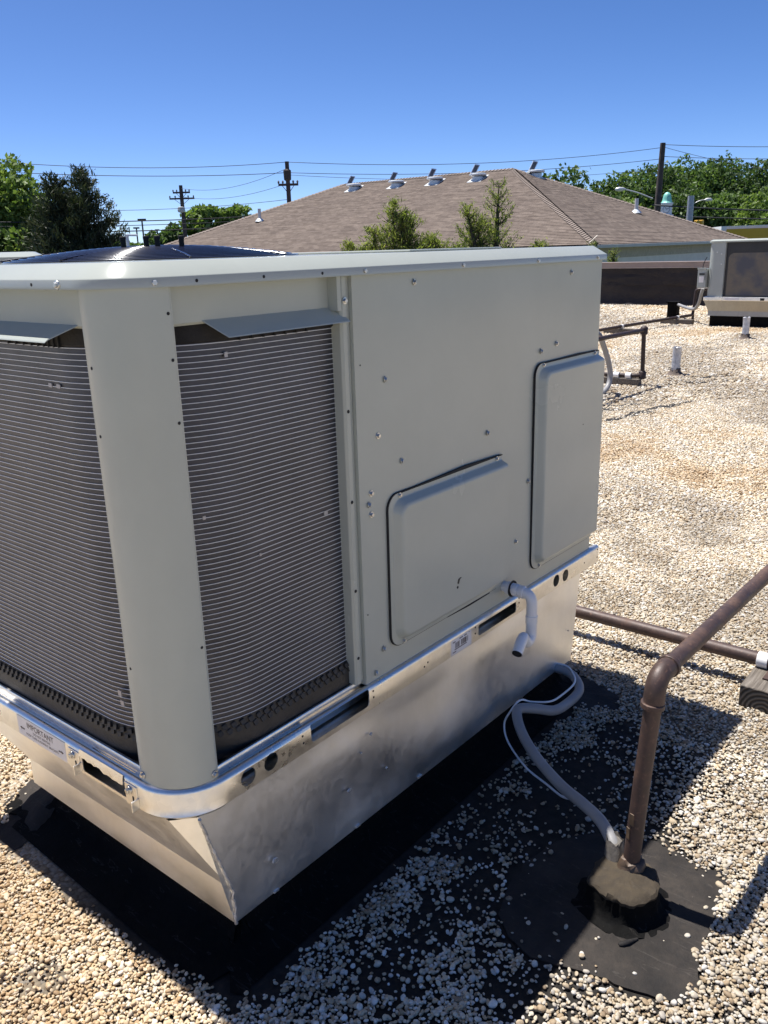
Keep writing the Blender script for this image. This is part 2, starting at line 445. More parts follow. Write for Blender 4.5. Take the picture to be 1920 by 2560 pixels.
# shelf and dark well behind the rail openings
sweep([(.05,.437),(.0465,.4375),(.0465,.462),(.058,.464)], x_end=1.86).build('inner_flange', GALV, U, smooth=35)
_pu = [(x, y, .4315) for x, y in outline(.003, x_end=1.90, y_end=1.12)]+[(1.90, 1.12, .4315)]
MB().add(_pu, [tuple(range(len(_pu)))]).build('base_pan_underside', GALV, U)
MB().add([(.05,.05,.4795),(1.86,.05,.4795),(1.86,1.1,.4795),(.05,1.1,.4795)], [(0,1,2,3)]).build('base_pan', GALV, U)
MB().box(.12, 1.80, .12, 1.08, .47, 1.49).build('inner_light_block', BLACKHOLE, U)  # unseen black box added behind the coil to block light
MB().box(.0485+.012, 1.84, .0625, .068, .4345, .4785).build('well_back', GALV, U)

# coil: fin block and one tube per row, wrapped round the corner
CI, Z0, Z1 = .0475, .560, 1.392
def coil_path(d, xe=.585, ye=1.06):
    pts = [(xe, d), (.42, d)]
    for k in range(13):
        a = R(270-90*k/12); pts.append((.29+(.29-d)*math.cos(a), .29+(.29-d)*math.sin(a)))
    return pts+[(d, .5), (d, .8), (d, ye)]
coil = MB().strip([[(x, y, Z0), (x, y, Z1)] for x, y in coil_path(CI)]).build('coil', COIL, U, smooth=60)
tp = coil_path(CI-.0025); tube_prof = [(.0, -.0008), (-.0012, -.0006), (-.0012, .0006), (0, .0008)]
tps = [coil_path(CI-.0005+d) for d, z in tube_prof]
mtube = MB().strip([[(tps[j][i][0], tps[j][i][1], tube_prof[j][1]) for j in range(4)] for i in range(len(tps[0]))])
metube = mesh_of(mtube, 'coil_tube', TUBE, 60); metube.transform(Matrix.Translation((-U.location.x, -U.location.y, 0)))
NTUBE = 74
for i in range(NTUBE):
    z = Z0+.012+(1.386-Z0-.012)*i/(NTUBE-1)
    o = bpy.data.objects.new('coil_tube', metube); COL.objects.link(o); o.parent = coil; o.location = (0, 0, z-U.location.z)
# bent-fin blemishes
blem = simple('bent_fins', (.42, .41, .42), .5, .5)
for q in [(.26, CI-.0035, 1.362, .008, .010), (.31, CI-.0035, .93, .006, .006), (.52, CI-.0035, .97, .012, .010), (.17, CI-.0035, 1.05, .007,.007)]:
    MB().box(q[0]-q[3]/2, q[0]+q[3]/2, q[1], q[1]+.002, q[2]-q[4]/2, q[2]+q[4]/2).build('bent_fin_spot', blem, coil)
for y, z, h in ((.228, .655, .014), (.223, .633, .012), (.33, 1.31, .008), (.30, 1.31, .008)):
    MB().box(CI-.0035, CI-.0015, y-.006, y+.006, z-h/2, z+h/2).build('bent_fin_spot', blem, coil)
# black foam above coil, plastic tray below
def path_strip(pathf, prof):
    ps = [pathf(d) for d, z in prof]
    return MB().strip([[(ps[j][i][0], ps[j][i][1], prof[j][1]) for j in range(len(prof))] for i in range(len(ps[0]))])
path_strip(coil_path, [(CI+.01,1.45),(CI-.004,1.445),(CI-.007,1.425),(CI-.006,1.392),(CI+.004,1.386)]).build('coil_top_foam', RUBBER, U, smooth=40)
tray = path_strip(coil_path, [(CI+.02,.576),(CI-.002,.570),(CI-.005,.548),(CI-.007,.5355),(CI-.007,.4865),(CI+.02,.4865)]).build('coil_tray', TRAY, U, smooth=35)
lug = MB().box(-.0075,.0075,-.006,.006,-.0075,.0075); melug = mesh_of(lug, 'tray_lug', TRAY)
blk = mesh_of(MB().box(-.0035,.0035,-.006,.006,-.011,.011), 'foam_slot', BLACKHOLE)
cp_ = coil_path(CI-.004); seg = []; tot = 0
for a, b_ in zip(cp_[:-1], cp_[1:]):
    L_ = math.hypot(b_[0]-a[0], b_[1]-a[1]); seg.append((tot, L_, a, b_)); tot += L_
def at_path(s_):
    for t0, L_, a, b_ in seg:
        if s_ <= t0+L_+1e-9:
            k = (s_-t0)/L_; return a[0]+(b_[0]-a[0])*k, a[1]+(b_[1]-a[1])*k, math.atan2(b_[1]-a[1], b_[0]-a[0])
    return b_[0], b_[1], math.atan2(b_[1]-a[1], b_[0]-a[0])
s_ = .012; k = 0
while s_ < tot-.01:
    x, y, an = at_path(s_)
    if not (.10 < x < .14 and y < .1):
        inst('tray_lug', melug, (x, y, .5605 if k % 2 else .547), tray, (R(20), R(18), an), (.75, .8, .75))
    s_ += .0105; k += 1
foam = [c for c in U.children if c.name.startswith('coil_top_foam')][0]
for x in (.295, .328, .359, .390, .421, .452, .484): inst('foam_slot', blk, (x, CI-.0035, 1.398), foam, scale=(.55, 1, 1))
for y in (.270, .288, .306, .324, .345, .37, .40, .43, .46): inst('foam_slot', blk, (CI-.0035, y, 1.398), foam, (0, 0, R(90)), (.55, 1, 1))

# recessed upper panels with the bent drip visor
sweep([(.040,1.4975),(.040,1.430),(.046,1.425)], x_end=.566, y_end=UW-.02).build('upper_panel', PAINT, U, smooth=30)
MB().box(.555, .567, .012, .06, 1.425, 1.497).build('upper_panel_end', PAINT, U)
v = MB(); v.prism([(.205,.040,1.432),(.575,.040,1.432),(.588,.006,1.402),(.238,.006,1.400)], (0,-.001,-.0022)).build('visor', PAINT, U)
v = MB(); v.prism([(.040,.195,1.432),(.040,UW-.1,1.432),(-.004,UW-.1,1.409),(-.004,.228,1.409)], (-.001,0,-.0022)); v.prism([(-.004,.228,1.4095),(-.004,UW-.1,1.4095),(-.0085,UW-.1,1.4045),(-.0085,.232,1.4045)], (-.001,0,-.0022)); v.build('visor', PAINT, U)
# rounded corner post with its return flanges
def post():
    prof = []
    c, q = .112, .100
    prof += [(.050,.141),(.014,.1385),(.012,.135)]
    for k in range(13):
        a = R(180+90*k/12); prof.append((c+q*math.cos(a), c+q*math.sin(a)))
    prof += [(.1145,.012),(.1165,.0135),(.1195,.014),(.1195,.045)]
    return MB().strip([[(x, y, .4955) for x, y in prof], [(x, y, .9) for x, y in prof], [(x, y, 1.2) for x, y in prof], [(x, y, 1.4985) for x, y in prof]])
P_ = post().build('corner_post', PAINT, U, smooth=35)
hole = mesh_of(MB().lathe([(.0032, -.0004), (.0032, .0004)], seg=10), 'screw_hole', BLACKHOLE)
for z in (1.452, 1.37, 1.255, .80): inst('screw_hole', hole, (.1085, .0121, z), P_, (R(90), 0, 0))
for z in (1.36, 1.235, .76): inst('screw_hole', hole, (.0121, .122, z), P_, (0, R(90), 0))
# jamb strip between coil and panel
MB().prism([(.570,.022,.507),(.575,.016,.507),(.588,.016,.507),(.590,.022,.507),(.603,.022,.507),(.603,.055,.507),(.570,.055,.507)], (0,0,.99)).build('jamb_strip', PAINT, U, bevel=.0012)
# main panel with slightly wavy skin
def sheet(x0, x1, z0, z1, y, nx, nz, amp):
    rows = []
    for i in range(nx+1):
        row = []
        for k in range(nz+1):
            fx, fz = i/nx, k/nz; e = min(1, 6*min(fx, 1-fx), 6*min(fz, 1-fz))
            w = amp*e*(math.sin(3.1*fx*2+1.2)*math.cos(2.3*fz*2+.4)+.6*math.sin(5.3*fx-3.7*fz+.5))
            row.append((x0+(x1-x0)*fx, y+w, z0+(z1-z0)*fz))
        rows.append(row)
    m = MB().strip(rows)
    edge = lambda q: [(q[0], y+.022, q[2]), q]
    m.strip([[(x0+.0005, y+.02, z), (x0, y, z)] for z in (z0, z1)]); m.strip([[(x1, y, z), (x1, y+.02, z)] for z in (z0, z1)])
    return m
main = sheet(.603, LX, .4955, 1.4985, .012, 40, 34, .0012).build('side_panel', PAINT, U, smooth=30, fixn=False)
MB().box(LX-.012, LX, .013, UW-.012, .4965, 1.4975).build('end_panel', PAINT, U, bevel=.003)
MB().box(.03, LX-.013, UW-.02, UW-.012, .4965, 1.4975).build('back_panel', PAINT, U)
# hex bolts
bolt = MB(); bolt.lathe([(.0075,0),(.0082,.001),(.0078,.0022),(.0052,.0024)], seg=16); bolt.lathe([(.0052,.0022),(.0052,.0058),(.0044,.0066)], seg=6)
mebolt = mesh_of(bolt, 'bolt', BOLT, 30)
ny = (R(90), 0, 0)
for x, z in ((.829,1.473),(1.636,1.466),(.707,1.257),(.677,1.127),(.764,1.048),(1.161,1.046),(.645,.992),(.634,.966),(.643,.939),(1.457,1.243),(1.554,1.257),(1.329,.673),(.674,.570),(.639,.516),(1.398,.851)):
    inst('bolt', mebolt, (x, .0118, z), main, (R(90), 0, rnd.uniform(0, 1)))
for x, z in ((.582,1.445),): inst('bolt', mebolt, (x, .016, z), main, ny)
for z in (1.20, .985, .76, .58): inst('screw_hole', hole, (.580, .0155, z), main, ny, (1.3, 1.3, 1.3))
for x, z in ((.622,1.30),(.617,.685)): inst('screw_hole', hole, (x, .0113, z), main, ny, (.6,.6,.6))
inst('bolt', mebolt, (.1085, .0118, .508), P_, ny); inst('bolt', mebolt, (.0118, .126, .512), P_, (0, R(-90), 0))

# two raised access panels, each with flange, pan and black plates painting the shaded gaps
def access(x0, x1, z0, z1, name, warp, sl):
    fl = roundrect(x0, x1, z0, z1, (.038,.004,.004,.038), 6)
    t0 = [(x, z) for x, z in fl]
    m = MB(); n = len(fl)
    def ring(ins, y, r1):
        return [(x, y, z) for x, z in roundrect(x0+ins, x1-min(ins, .006), z0+ins, z1-ins, (r1, .004, .004, r1), 6)]
    rows = [ring(0, .0095, .038), ring(0, .0062, .038), ring(.0125, .0056, .036), ring(.0145, .0048, .035), ring(.0165, .0025, .034), ring(.0235, -.0125, .031), ring(.0260, -.0155, .030), ring(.0290, -.0172, .028), ring(.033, -.0180, .026)]
    for rr in rows:      # outline closed
        rr.append(rr[0])
    m.strip(rows)
    inner = rows[-1][:-1]; m.add(inner, [tuple(range(len(inner)))])
    o = m.build(name, PAINT, U, smooth=50)
    g = MB(); gl = roundrect(x0-.0045, x1-.03, z0-.001, z1+.002, (.04,.002,.002,.04), 6)
    g.prism([(x, .0062, z) for x, z in gl], (0, .0043, 0)).build('gap_shade', BLACKHOLE, o)  # black plate behind the flange, gap shade put in as colour
    # black strip painting the shade of the bowed gap along the upper edge
    g2 = MB(); g2.prism([(x0+.05, .0050, z1), (x0+.05+(x1-x0)*.55, .0050, z1+warp), (x1-.004, .0050, z1), (x1-.004, .0050, z1-.002), (x0+.05, .0050, z1-.002)], (0, .006, 0)).build('bowed_gap_shade', BLACKHOLE, o)
    for x, z in ((x0+.045, z1-.006), (x1-.035, z1-.006), (x0+.05, z0+.006)): inst('bolt', mebolt, (x, .0052, z), o, ny, (.8,.8,.8))
    return o
A2 = access(.703, 1.238, .558, .970, 'access_panel', .007, 0); A2['label'] = 'square raised access panel beside the coil'
A1 = access(1.421, 1.848, .545, 1.207, 'access_panel', .004, 0); A1['label'] = 'tall narrow raised access panel at the far end'
g2 = MB().prism([(.95,.0045,.5575),(1.17,.0045,.5575),(1.17,.0045,.5555),(1.06,.0045,.5535)], (0,.005,0)).build('bowed_gap_shade', BLACKHOLE, A2)  # black strip painting shade into the gap below the panel
# black hand mark
mk = MB().prism([(.966,-.0187,.660),(.970,-.0187,.671),(.980,-.0187,.674),(.988,-.0187,.672),(.979,-.0187,.669),(.973,-.0187,.656)], (0,.0004,0)).build('black_mark', INKBLK, A2)
inst('black_mark', hole, (.967, -.0184, .648), A2, ny, (1.2, 1.2, 1.2))
inst('screw_hole', hole, (1.70, -.0181, .98), A1, ny, (.7,.7,.7))

# lid: flange, sloped rain edge, flat top with the fan opening
LE = 1.862
def lid_ring(ins, z, rb=.135):
    out = []
    for x, y in roundrect(ins-.002, LE-ins*.8, ins-.002, UW+.012-ins, (max(rb-ins, .02), .01, .01, max(rb-ins, .02)), 8): out.append((x, y, z))
    return out
LR = [lid_ring(.004, 1.4985), lid_ring(0, 1.4975), lid_ring(0, 1.5135), lid_ring(.0006, 1.5148), lid_ring(.0018, 1.5160), lid_ring(.0335, 1.5402), lid_ring(.0355, 1.5413), lid_ring(.038, 1.5418), lid_ring(.046, 1.5418)]
bm = bmesh.new()
rings = [[bm.verts.new(q) for q in r_] for r_ in LR]
for a, b_ in zip(rings[:-1], rings[1:]):
    for i in range(len(a)): bm.faces.new((a[i], a[(i+1)%len(a)], b_[(i+1)%len(a)], b_[i]))
FC, FR = (.50, .56), .335
inner = [bm.verts.new((FC[0]+FR*math.cos(2*math.pi*k/48), FC[1]+FR*math.sin(2*math.pi*k/48), 1.5425)) for k in range(48)]
low = [bm.verts.new((q.co.x, q.co.y, 1.45)) for q in inner]
for i in range(48): bm.faces.new((inner[i], inner[(i+1)%48], low[(i+1)%48], low[i]))
ed = []
for ring in (rings[-1], inner):
    for i in range(len(ring)):
        e = bm.edges.get((ring[i], ring[(i+1)%len(ring)])) or bm.edges.new((ring[i], ring[(i+1)%len(ring)])); ed.append(e)
bmesh.ops.triangle_fill(bm, edges=ed, use_beauty=True)
me = bpy.data.meshes.new('lid'); bm.to_mesh(me); bm.free()
lid = link('lid', me, PAINT_LID, U, smooth=30, fixn=True)
MB().box(.90, 1.33, .075, UW-.07, 1.5422, 1.5475).build('lid_raised_top', PAINT_LID, lid, bevel=.003)
for x in (.085, .634, 1.02, 1.405, 1.79): inst('bolt', mebolt, (x, .0005 if x > .15 else .011, 1.506), lid, (R(90), 0, 0) if x > .15 else (R(90), 0, R(-25)))
for x in (.167, .331, .497): inst('screw_hole', hole, (x, -.0022, 1.506), lid, ny)
inst('bolt', mebolt, (-.0015, .175, 1.506), lid, (0, R(-90), 0)); inst('screw_hole', hole, (-.0022, .262, 1.506), lid, (0, R(90), 0))
# fan guard: concentric black wires, domed
fg = MB(); 
for k in range(4):
    a = R(20+45*k); fg.tube([(FC[0]+q*math.cos(a), FC[1]+q*math.sin(a), 1.546+.026*(1-(q/.36)**2)) for q in np.linspace(-.355, .355, 15)], .0022, 6)
guard = fg.build('fan_guard', GUARD, U, smooth=60)
for i in range(19):
    q = .03+.0178*i; z = 1.5435+.030*(1-(q/.352)**2)
    pts = [(FC[0]+q*math.cos(2*math.pi*k/56), FC[1]+q*math.sin(2*math.pi*k/56), z) for k in range(57)]
    MB().tube(pts, .0024, 8, caps=False).build('guard_ring', GUARD, guard, smooth=180)
for (x, y) in ((.273,.361),(.304,.323),(.319,.305),(.351,.265)):
    d = Vector((x-CAM.x, y-CAM.y, 0)); x2, y2 = x+d.x*.10, y+d.y*.10
    q = math.hypot(x2-FC[0], y2-FC[1]); zz = 1.546+.026*(1-(q/.36)**2)
    MB().lathe([(.0062,zz),(.0062,zz+.018),(.0072,zz+.018),(.0072,zz+.025),(.006,zz+.0262)], (x2, y2, 0), 14).build('guard_stud', RUBBER, guard, smooth=35)
MB().lathe([(.334,1.452),(.334,1.4535)], (FC[0], FC[1], 0), 40).build('fan_well', BLACKHOLE, U)

# stickers on the rail
def sticker_long(x0, x1, z0, z1, skew=0):
    return MB().prism([(x0,-.0016,z0),(x1,-.0016,z0+skew),(x1,-.0016,z1+skew),(x0,-.0016,z1)], (0,.0004,0)).build('barcode_label', STICK, U)
st = sticker_long(.958, 1.062, .4335, .481)
xb = .978
while xb < 1.045:
    w_ = rnd.choice((.0009, .0016, .0024)); 
    if not 1.002 < xb < 1.008: MB().box(xb, xb+w_, -.0021, -.0018, .452, .469).build('barcode_bar', INK, st)
    xb += w_+rnd.choice((.001, .0018, .0026))
for (a, b_, z) in ((.966,.983,.4715),(1.000,1.018,.4735),(1.024,1.040,.4735),(1.048,1.055,.4765),(.975,1.040,.447),(.966,.985,.440)):
    n_ = int((b_-a)/.0035)
    for i in range(n_): MB().box(a+i*.0035, a+i*.0035+.0024, -.0021, -.0018, z, z+.003).build('print_mark', INK, st)
# IMPORTANT sticker on the left face (reads along -y)
st2 = MB().prism([(-.0016,.628,.434),(-.0016,.413,.434),(-.0016,.413,.4865),(-.0016,.628,.4865)], (.0004,0,0)).build('warning_label', STICK, U)
def txt_left(body, size, y, z):
    me = text_mesh(body, size, 'label_text', INK)
    me.transform(Matrix(((0,0,-1,0),(-1,0,0,0),(0,1,0,0),(0,0,0,1))))
    me.transform(Matrix.Translation((-.0021, y, z))); link('label_text', me, None, st2)
txt_left('IMPORTANT', .0215, .523, .4645); txt_left('DO NOT REMOVE', .0095, .519, .4535); txt_left('ROOF CURB ALIGNMENT BRACKETS', .0088, .519, .4430)
for y in (.607, .434):
    z = .4555 if y > .5 else .4535
    MB().prism([(-.0021,y+.011,z),(-.0021,y+.002,z+.0042),(-.0021,y+.002,z+.0012),(-.0021,y-.010,z+.0022),(-.0021,y-.010,z-.0022),(-.0021,y+.002,z-.0012),(-.0021,y+.002,z-.0042)] if y > .5 else
               [(-.0021,y-.011,z),(-.0021,y-.002,z+.0042),(-.0021,y-.002,z+.0012),(-.0021,y+.010,z+.0022),(-.0021,y+.010,z-.0022),(-.0021,y-.002,z-.0012),(-.0021,y-.002,z-.0042)], (.0003,0,0)).build('arrow_mark', INK, st2)
# alignment brackets and torn tape along the left opening
for y in (.375, .156):
    br = MB().box(-.0042, -.0012, y-.021, y+.021, .431, .484)
    br = br.build('alignment_bracket', GALV, U, bevel=.001)
    inst('bolt', mebolt, (-.0042, y+.004, .470), br, (0, R(-90), 0), (1.25,1.25,1.3))
    MB().prism([(-.0046, a, z) for a, z in roundrect(y-.010, y-.004, .441, .459, .0028, 4)], (.0003,0,0)).build('bracket_slot', BLACKHOLE, br)
    MB().box(-.020, -.0012, y-.0235, y-.021, .433, .458).build('bracket_tab', GALV, br, bevel=.0006)
tape = MB(); rows = []
for i in range(15):
    y = .352-.012*i; rows.append([(-.0006,y,.4935),(-.0022,y,.488),(-.0026-.003*rnd.random(),y,.480-.007*rnd.random()-(.006 if i > 7 else 0))])
tape.strip(rows).build('torn_edge_strip', GALV, U, smooth=40)
for x, z in ((.075,.458),(.096,.459),(.356,.478),(.358,.459),(.612,.480),(.613,.462),(.83,.456),(.846,.463),(1.083,.478),(1.083,.458),(1.335,.484),(1.335,.468),(1.79,.462),(1.893,.482),(1.893,.452)):
    if x < .13: continue
    inst('screw_hole', hole, (x, -.0016, z), rail, ny, (.9,.9,.9))
# slots in corner of rail seam
# PVC condensate trap
dr = MB(); pr = .0165
path = bendpath([(1.262,.02,.545),(1.262,-.085,.540),(1.262,-.088,.385),(1.215,-.088,.352),(1.180,-.10,.392),(1.125,-.115,.352)], .034, 7)
path = bendpath([(1.262,.02,.546),(1.262,-.088,.541),(1.262,-.088,.415)], .03, 8)
dp = MB().tube(path, pr, 18, caps=False).build('drain_pipe', PVC, U, smooth=60)
p2 = smoothpath([(1.262,-.088,.44),(1.262,-.088,.422),(1.256,-.090,.405),(1.240,-.092,.397),(1.222,-.094,.402),(1.210,-.096,.415),(1.201,-.097,.428)], 5)
MB().tube(p2, pr*1.03, 18, caps=False).build('trap_bend', PVC, dp, smooth=60)
p3 = [(1.206,-.0965,.420),(1.199,-.0975,.427),(1.182,-.101,.424),(1.140,-.110,.400)]
MB().tube(smoothpath(p3, 4), pr*1.0, 18, caps=False).build('outlet_stub', PVC, dp, smooth=60)
MB().tube([(1.175,-.1022,.4205),(1.1392,-.1102,.3996)], pr*.86, 16).build('outlet_bore', BLACKHOLE, dp, smooth=60)
for a, b_, q in (((1.262,.0,.5447),(1.262,-.020,.5437),1.22),((1.262,-.024,.5435),(1.262,-.040,.543),1.2),((1.262,-.045,.5425),(1.262,-.062,.542),1.2),((1.262,-.088,.474),(1.262,-.088,.448),1.12)):
    MB().tube([a, b_], pr*q, 18).build('coupling', PVC, dp, smooth=50, bevel=.0015)
MB().lathe([(.026,0),(.026,.002)], (1.262, -.0185, .545), 24, axis=(0,-1,0)).build('drain_hole', BLACKHOLE, dp)

# ------------------------------------------------------------------ curb adapter and curb
CA = thing('curb_adapter', (.92, .5, .12), 'shiny bare galvanised sheet-metal adapter skirt under the new unit', 'metal skirt')
def quadgrid(a, b_, c, d, nx, nz, amp, nrm):
    a, b_, c, d = map(Vector, (a, b_, c, d)); nrm = Vector(nrm); rows = []
    for i in range(nx+1):
        row = []
        for k in range(nz+1):
            u, w = i/nx, k/nz; e = min(1, 5*min(u, 1-u), 5*min(w, 1-w))
            h = amp*e*(math.sin(8*u+2.5*w)*math.cos(4*w+2.7*u+.6)+.45*math.sin(15*u-4*w+1.1)+.16*math.sin(26*u+7*w+2*math.sin(5*u)))
            row.append((1-u)*(1-w)*a+u*(1-w)*b_+u*w*c+(1-u)*w*d+nrm*h)
        rows.append(row)
    return MB().strip(rows)
T0, T1, ZA = .050, 1.775, .4285       # top edge x range
B0, B1 = .118, 1.735
quadgrid((B0,.0045,.118),(B1,.010,.100),(T1,.0055,ZA),(T0+.008,.016,ZA), 80, 22, .0058, (0,-1,0)).build('long_face', SKIRT, CA, smooth=40, fixn=False)
quadgrid((B0,.86,.205),(B0,.0046,.208),(T0-.036,.056,ZA),(T0-.042,1.08,ZA), 40, 10, .0018, (-1,0,0)).build('sloping_end_face', SKIRT, CA, smooth=40, fixn=False)
MB().add([(T0-.036,.056,ZA),(T0+.008,.016,ZA),(B0,.0046,.208)], [(0,1,2)]).build('corner_gusset', SKIRT, CA)
quadgrid((B0,.86,.128),(B0,.0046,.118),(B0,.0046,.208),(B0,.86,.205), 20, 4, .0008, (-1,0,0)).build('lower_band', SKIRT, CA, smooth=40, fixn=False)
MB().add([(B1,.010,.10),(B1,.95,.12),(T1,1.08,ZA),(T1,.0055,ZA)], [(0,1,2,3)]).build('far_end_face', SKIRT, CA)
MB().add([(B0,.86,.128),(B1,.95,.12),(T1,1.08,ZA),(T0-.042,1.08,ZA),(B0,.86,.205)], [(0,1,2,3,4)]).build('back_face', SKIRT, CA)
# welded / sealed corner seam
SEAL = simple('clear_sealant', (.55, .54, .52), .3, .5, .25, 60, .6, 200)
sp = []
for i in range(46):
    u = i/45; 
    if u < .72: k = u/.72; x, z = T0+.008+(B0-T0-.008)*k, ZA-.004+(.208-ZA+.004)*k
    else: k = (u-.72)/.28; x, z = B0+.0005, .208+(.119-.208)*k
    sp.append((x+rnd.gauss(0,.0011), .0022+(.012*(1-k) if u < .72 else 0)+rnd.gauss(0,.0005), z+rnd.gauss(0,.001)))
MB().tube(sp, [.0024+.0022*rnd.random() for _ in sp], 8).build('corner_seam', SEAL, CA, smooth=60)
for x, z, s__ in ((.247,.205,.010),(.51,.242,.008),(.60,.36,.006),(.66,.228,.005),(1.69,.235,.005),(.56,.325,.004)):
    m = MB(); pl = [(x+s__*(.6+.5*rnd.random())*math.cos(a), -.0008+rnd.random()*.0006, z+s__*.7*(.6+.5*rnd.random())*math.sin(a)) for a in np.linspace(0, 5.6, 9)]
    m.prism(pl, (0, .004, 0)).build('metal_dimple', SEAL, CA)
for x in (.236, .53, .80): MB().box(x, x+.016, .002, .006, .116, .121).build('hem_notch', SEAL, CA)
# drip of pale scuffs near the far end
CB = thing('roof_curb', (.92, .46, 0), 'low black membrane-wrapped roof curb beneath the shiny metal skirt', 'roof curb')
def ringpts(x0, x1, y0, y1, r, z, n=6, jig=0):
    return [(x+npr.normal(0, jig), y+npr.normal(0, jig), z) for x, y in roundrect(x0, x1, y0, y1, r, n)]
m = MB(); rows = []
for ins, z, jig in ((0, .24, 0), (0, .10, .002), (-.006, .055, .004), (-.03, .026, .006), (-.085, .010, .012), (-.13, .0045, .022)):
    q = ringpts(.165+ins, 1.70-ins, .05+ins, .84-ins*1.3, .02+max(0, -ins)*.6, z, 6, jig); q.append(q[0]); rows.append(q)
m.strip(rows).build('curb_flashing', CURBM, CB, smooth=50)
# crumpled flashing fan at the far left corner, in the sun
m = MB(); rows = []
for i in range(9):
    y = .845+.026*i; row = []
    for k in range(9):
        x = .20-.026*k
        h = max(0, .06*(1-k/8)*(1-abs(i-1.5)/7.5))+.004*math.sin(k*1.7+i*.9)+.003*rnd.random()-.003*k
        row.append((x, y-.010*k*(rnd.random()*.3+.6), max(.004, h)))
    rows.append(row)
m.strip(rows).build('crumpled_flashing', MEMB_DUSTY, CB, smooth=60)
# membrane lap at the far right corner
MB().prism([(1.55,.06,.005),(1.60,-.16,.005),(1.66,-.215,.005),(1.74,-.18,.005),(1.79,-.06,.005),(1.80,.06,.005)], (0,0,.004)).build('membrane_lap', MEMB, CB)

# ------------------------------------------------------------------ tar patch, pitch pocket, gas pipe, conduit
patch = [(0.70,-.35),(.60,-.385),(.555,-.44),(.534,-.515),(.552,-.57),(.575,-.65),(.584,-.713),(.606,-.785),(.631,-.850),(.68,-.842),(.72,-.826),(.761,-.811),(.83,-.806),(.904,-.800),(.98,-.795),(1.055,-.782),(1.062,-.74),(1.058,-.70),(1.07,-.64),(1.079,-.584),(1.065,-.53),(1.045,-.48),(.99,-.41),(.924,-.375),(.80,-.345)]
def wavy_poly(poly, z, sub=3, j=.004):
    out = []
    for a, b_ in zip(poly, poly[1:]+poly[:1]):
        for k in range(sub):
            t = k/sub; out.append((a[0]+(b_[0]-a[0])*t+rnd.gauss(0, j), a[1]+(b_[1]-a[1])*t+rnd.gauss(0, j), z))
    return out
MB().prism(wavy_poly(patch, .002, 3, .0018), (0, 0, .005)).build('membrane_patch', MEMB_DUSTY, kind='structure')
PP = thing('pitch_pocket', (.82, -.61, 0), 'lumpy tar-covered block where the brown pipe and grey conduit enter the roof', 'roof flashing')
TARTOP = membrane_mat('tan_tar_top', (.030, .024, .018), (.085, .066, .043), (.34, .66))
top = [(0.768,-.539),(.750,-.580),(.743,-.612),(.752,-.648),(.775,-.672),(.813,-.685),(.850,-.676),(.882,-.659),(.893,-.634),(.894,-.609),(.893,-.575),(.885,-.545),(.83,-.528)]
cx, cy = .825, -.607
def sc(k): return [(cx+(x-cx)*k, cy+(y-cy)*k) for x, y in top]
def fine(poly, n=4):
    return [(a[0]+(b_[0]-a[0])*k/n, a[1]+(b_[1]-a[1])*k/n) for a, b_ in zip(poly, poly[1:]+poly[:1]) for k in range(n)]
fold = [rnd.gauss(0, .022) for _ in fine(top)]
rows = []
for k, z, j in ((1.50, .0072, .004), (1.30, .0095, .004), (1.15, .017, .003), (1.08, .036, .002), (1.05, .058, .002), (1.05, .070, .001)):
    q = [(cx+(x-cx)*(k+f_*(1.0 if z > .02 else 0)), cy+(y-cy)*(k+f_*(1.0 if z > .02 else 0)), z+rnd.gauss(0, .0015)) for (x, y), f_ in zip(fine(top), fold)]
    q.append(q[0]); rows.append(q)
MB().strip(rows).build('tar_sides', CURBM, PP, smooth=45)
tops = []
for k, z, fk in ((1.05, .068, 1), (1.07, .076, .9), (1.0, .0825, .6), (.84, .084, .3), (.55, .085, 0), (.25, .087, 0)):
    q = [(cx+(x-cx)*(k+f_*fk), cy+(y-cy)*(k+f_*fk), z-.05*(.9-x)*.5+rnd.gauss(0, .0012)) for (x, y), f_ in zip(fine(top), fold)]; q.append(q[0]); tops.append(q)
mt = MB().strip(tops); mt.add(tops[-1][:-1], [tuple(range(len(tops[-1])-1))]); mt.build('tar_top', TARTOP, PP, smooth=45)
m = MB().lathe([(.034,.078),(.030,.094),(.0265,.106),(.02,.108)], (.862,-.603,0), 14); m.v = [(x+rnd.gauss(0,.003), y+rnd.gauss(0,.003), z+rnd.gauss(0,.004)) for x, y, z in m.v]
m.build('sealant_collar', rust_mat('rusty_sealant', (.09,.06,.04), (.22,.14,.08)), PP, smooth=60)
m = MB().lathe([(.027,.078),(.024,.095),(.0215,.118),(.02,.12)], (.876,-.556,0), 12); m.v = [(x+.006*rnd.random()+.25*(z-.1), y+.006*rnd.random()+.25*(z-.1), z+rnd.gauss(0,.006)) for x, y, z in m.v]
m.build('sealant_lump', simple('grey_sealant', (.10,.088,.075), .7, 0, .3, 30, .6, 80), PP, smooth=60)
MB().tube(smoothpath([(.685,-.655,.009),(.70,-.668,.011),(.728,-.682,.009)], 4), [.004,.006,.007,.006,.007,.006,.005,.004,.003], 6).build('tar_crumb', MEMB, PP, smooth=60)

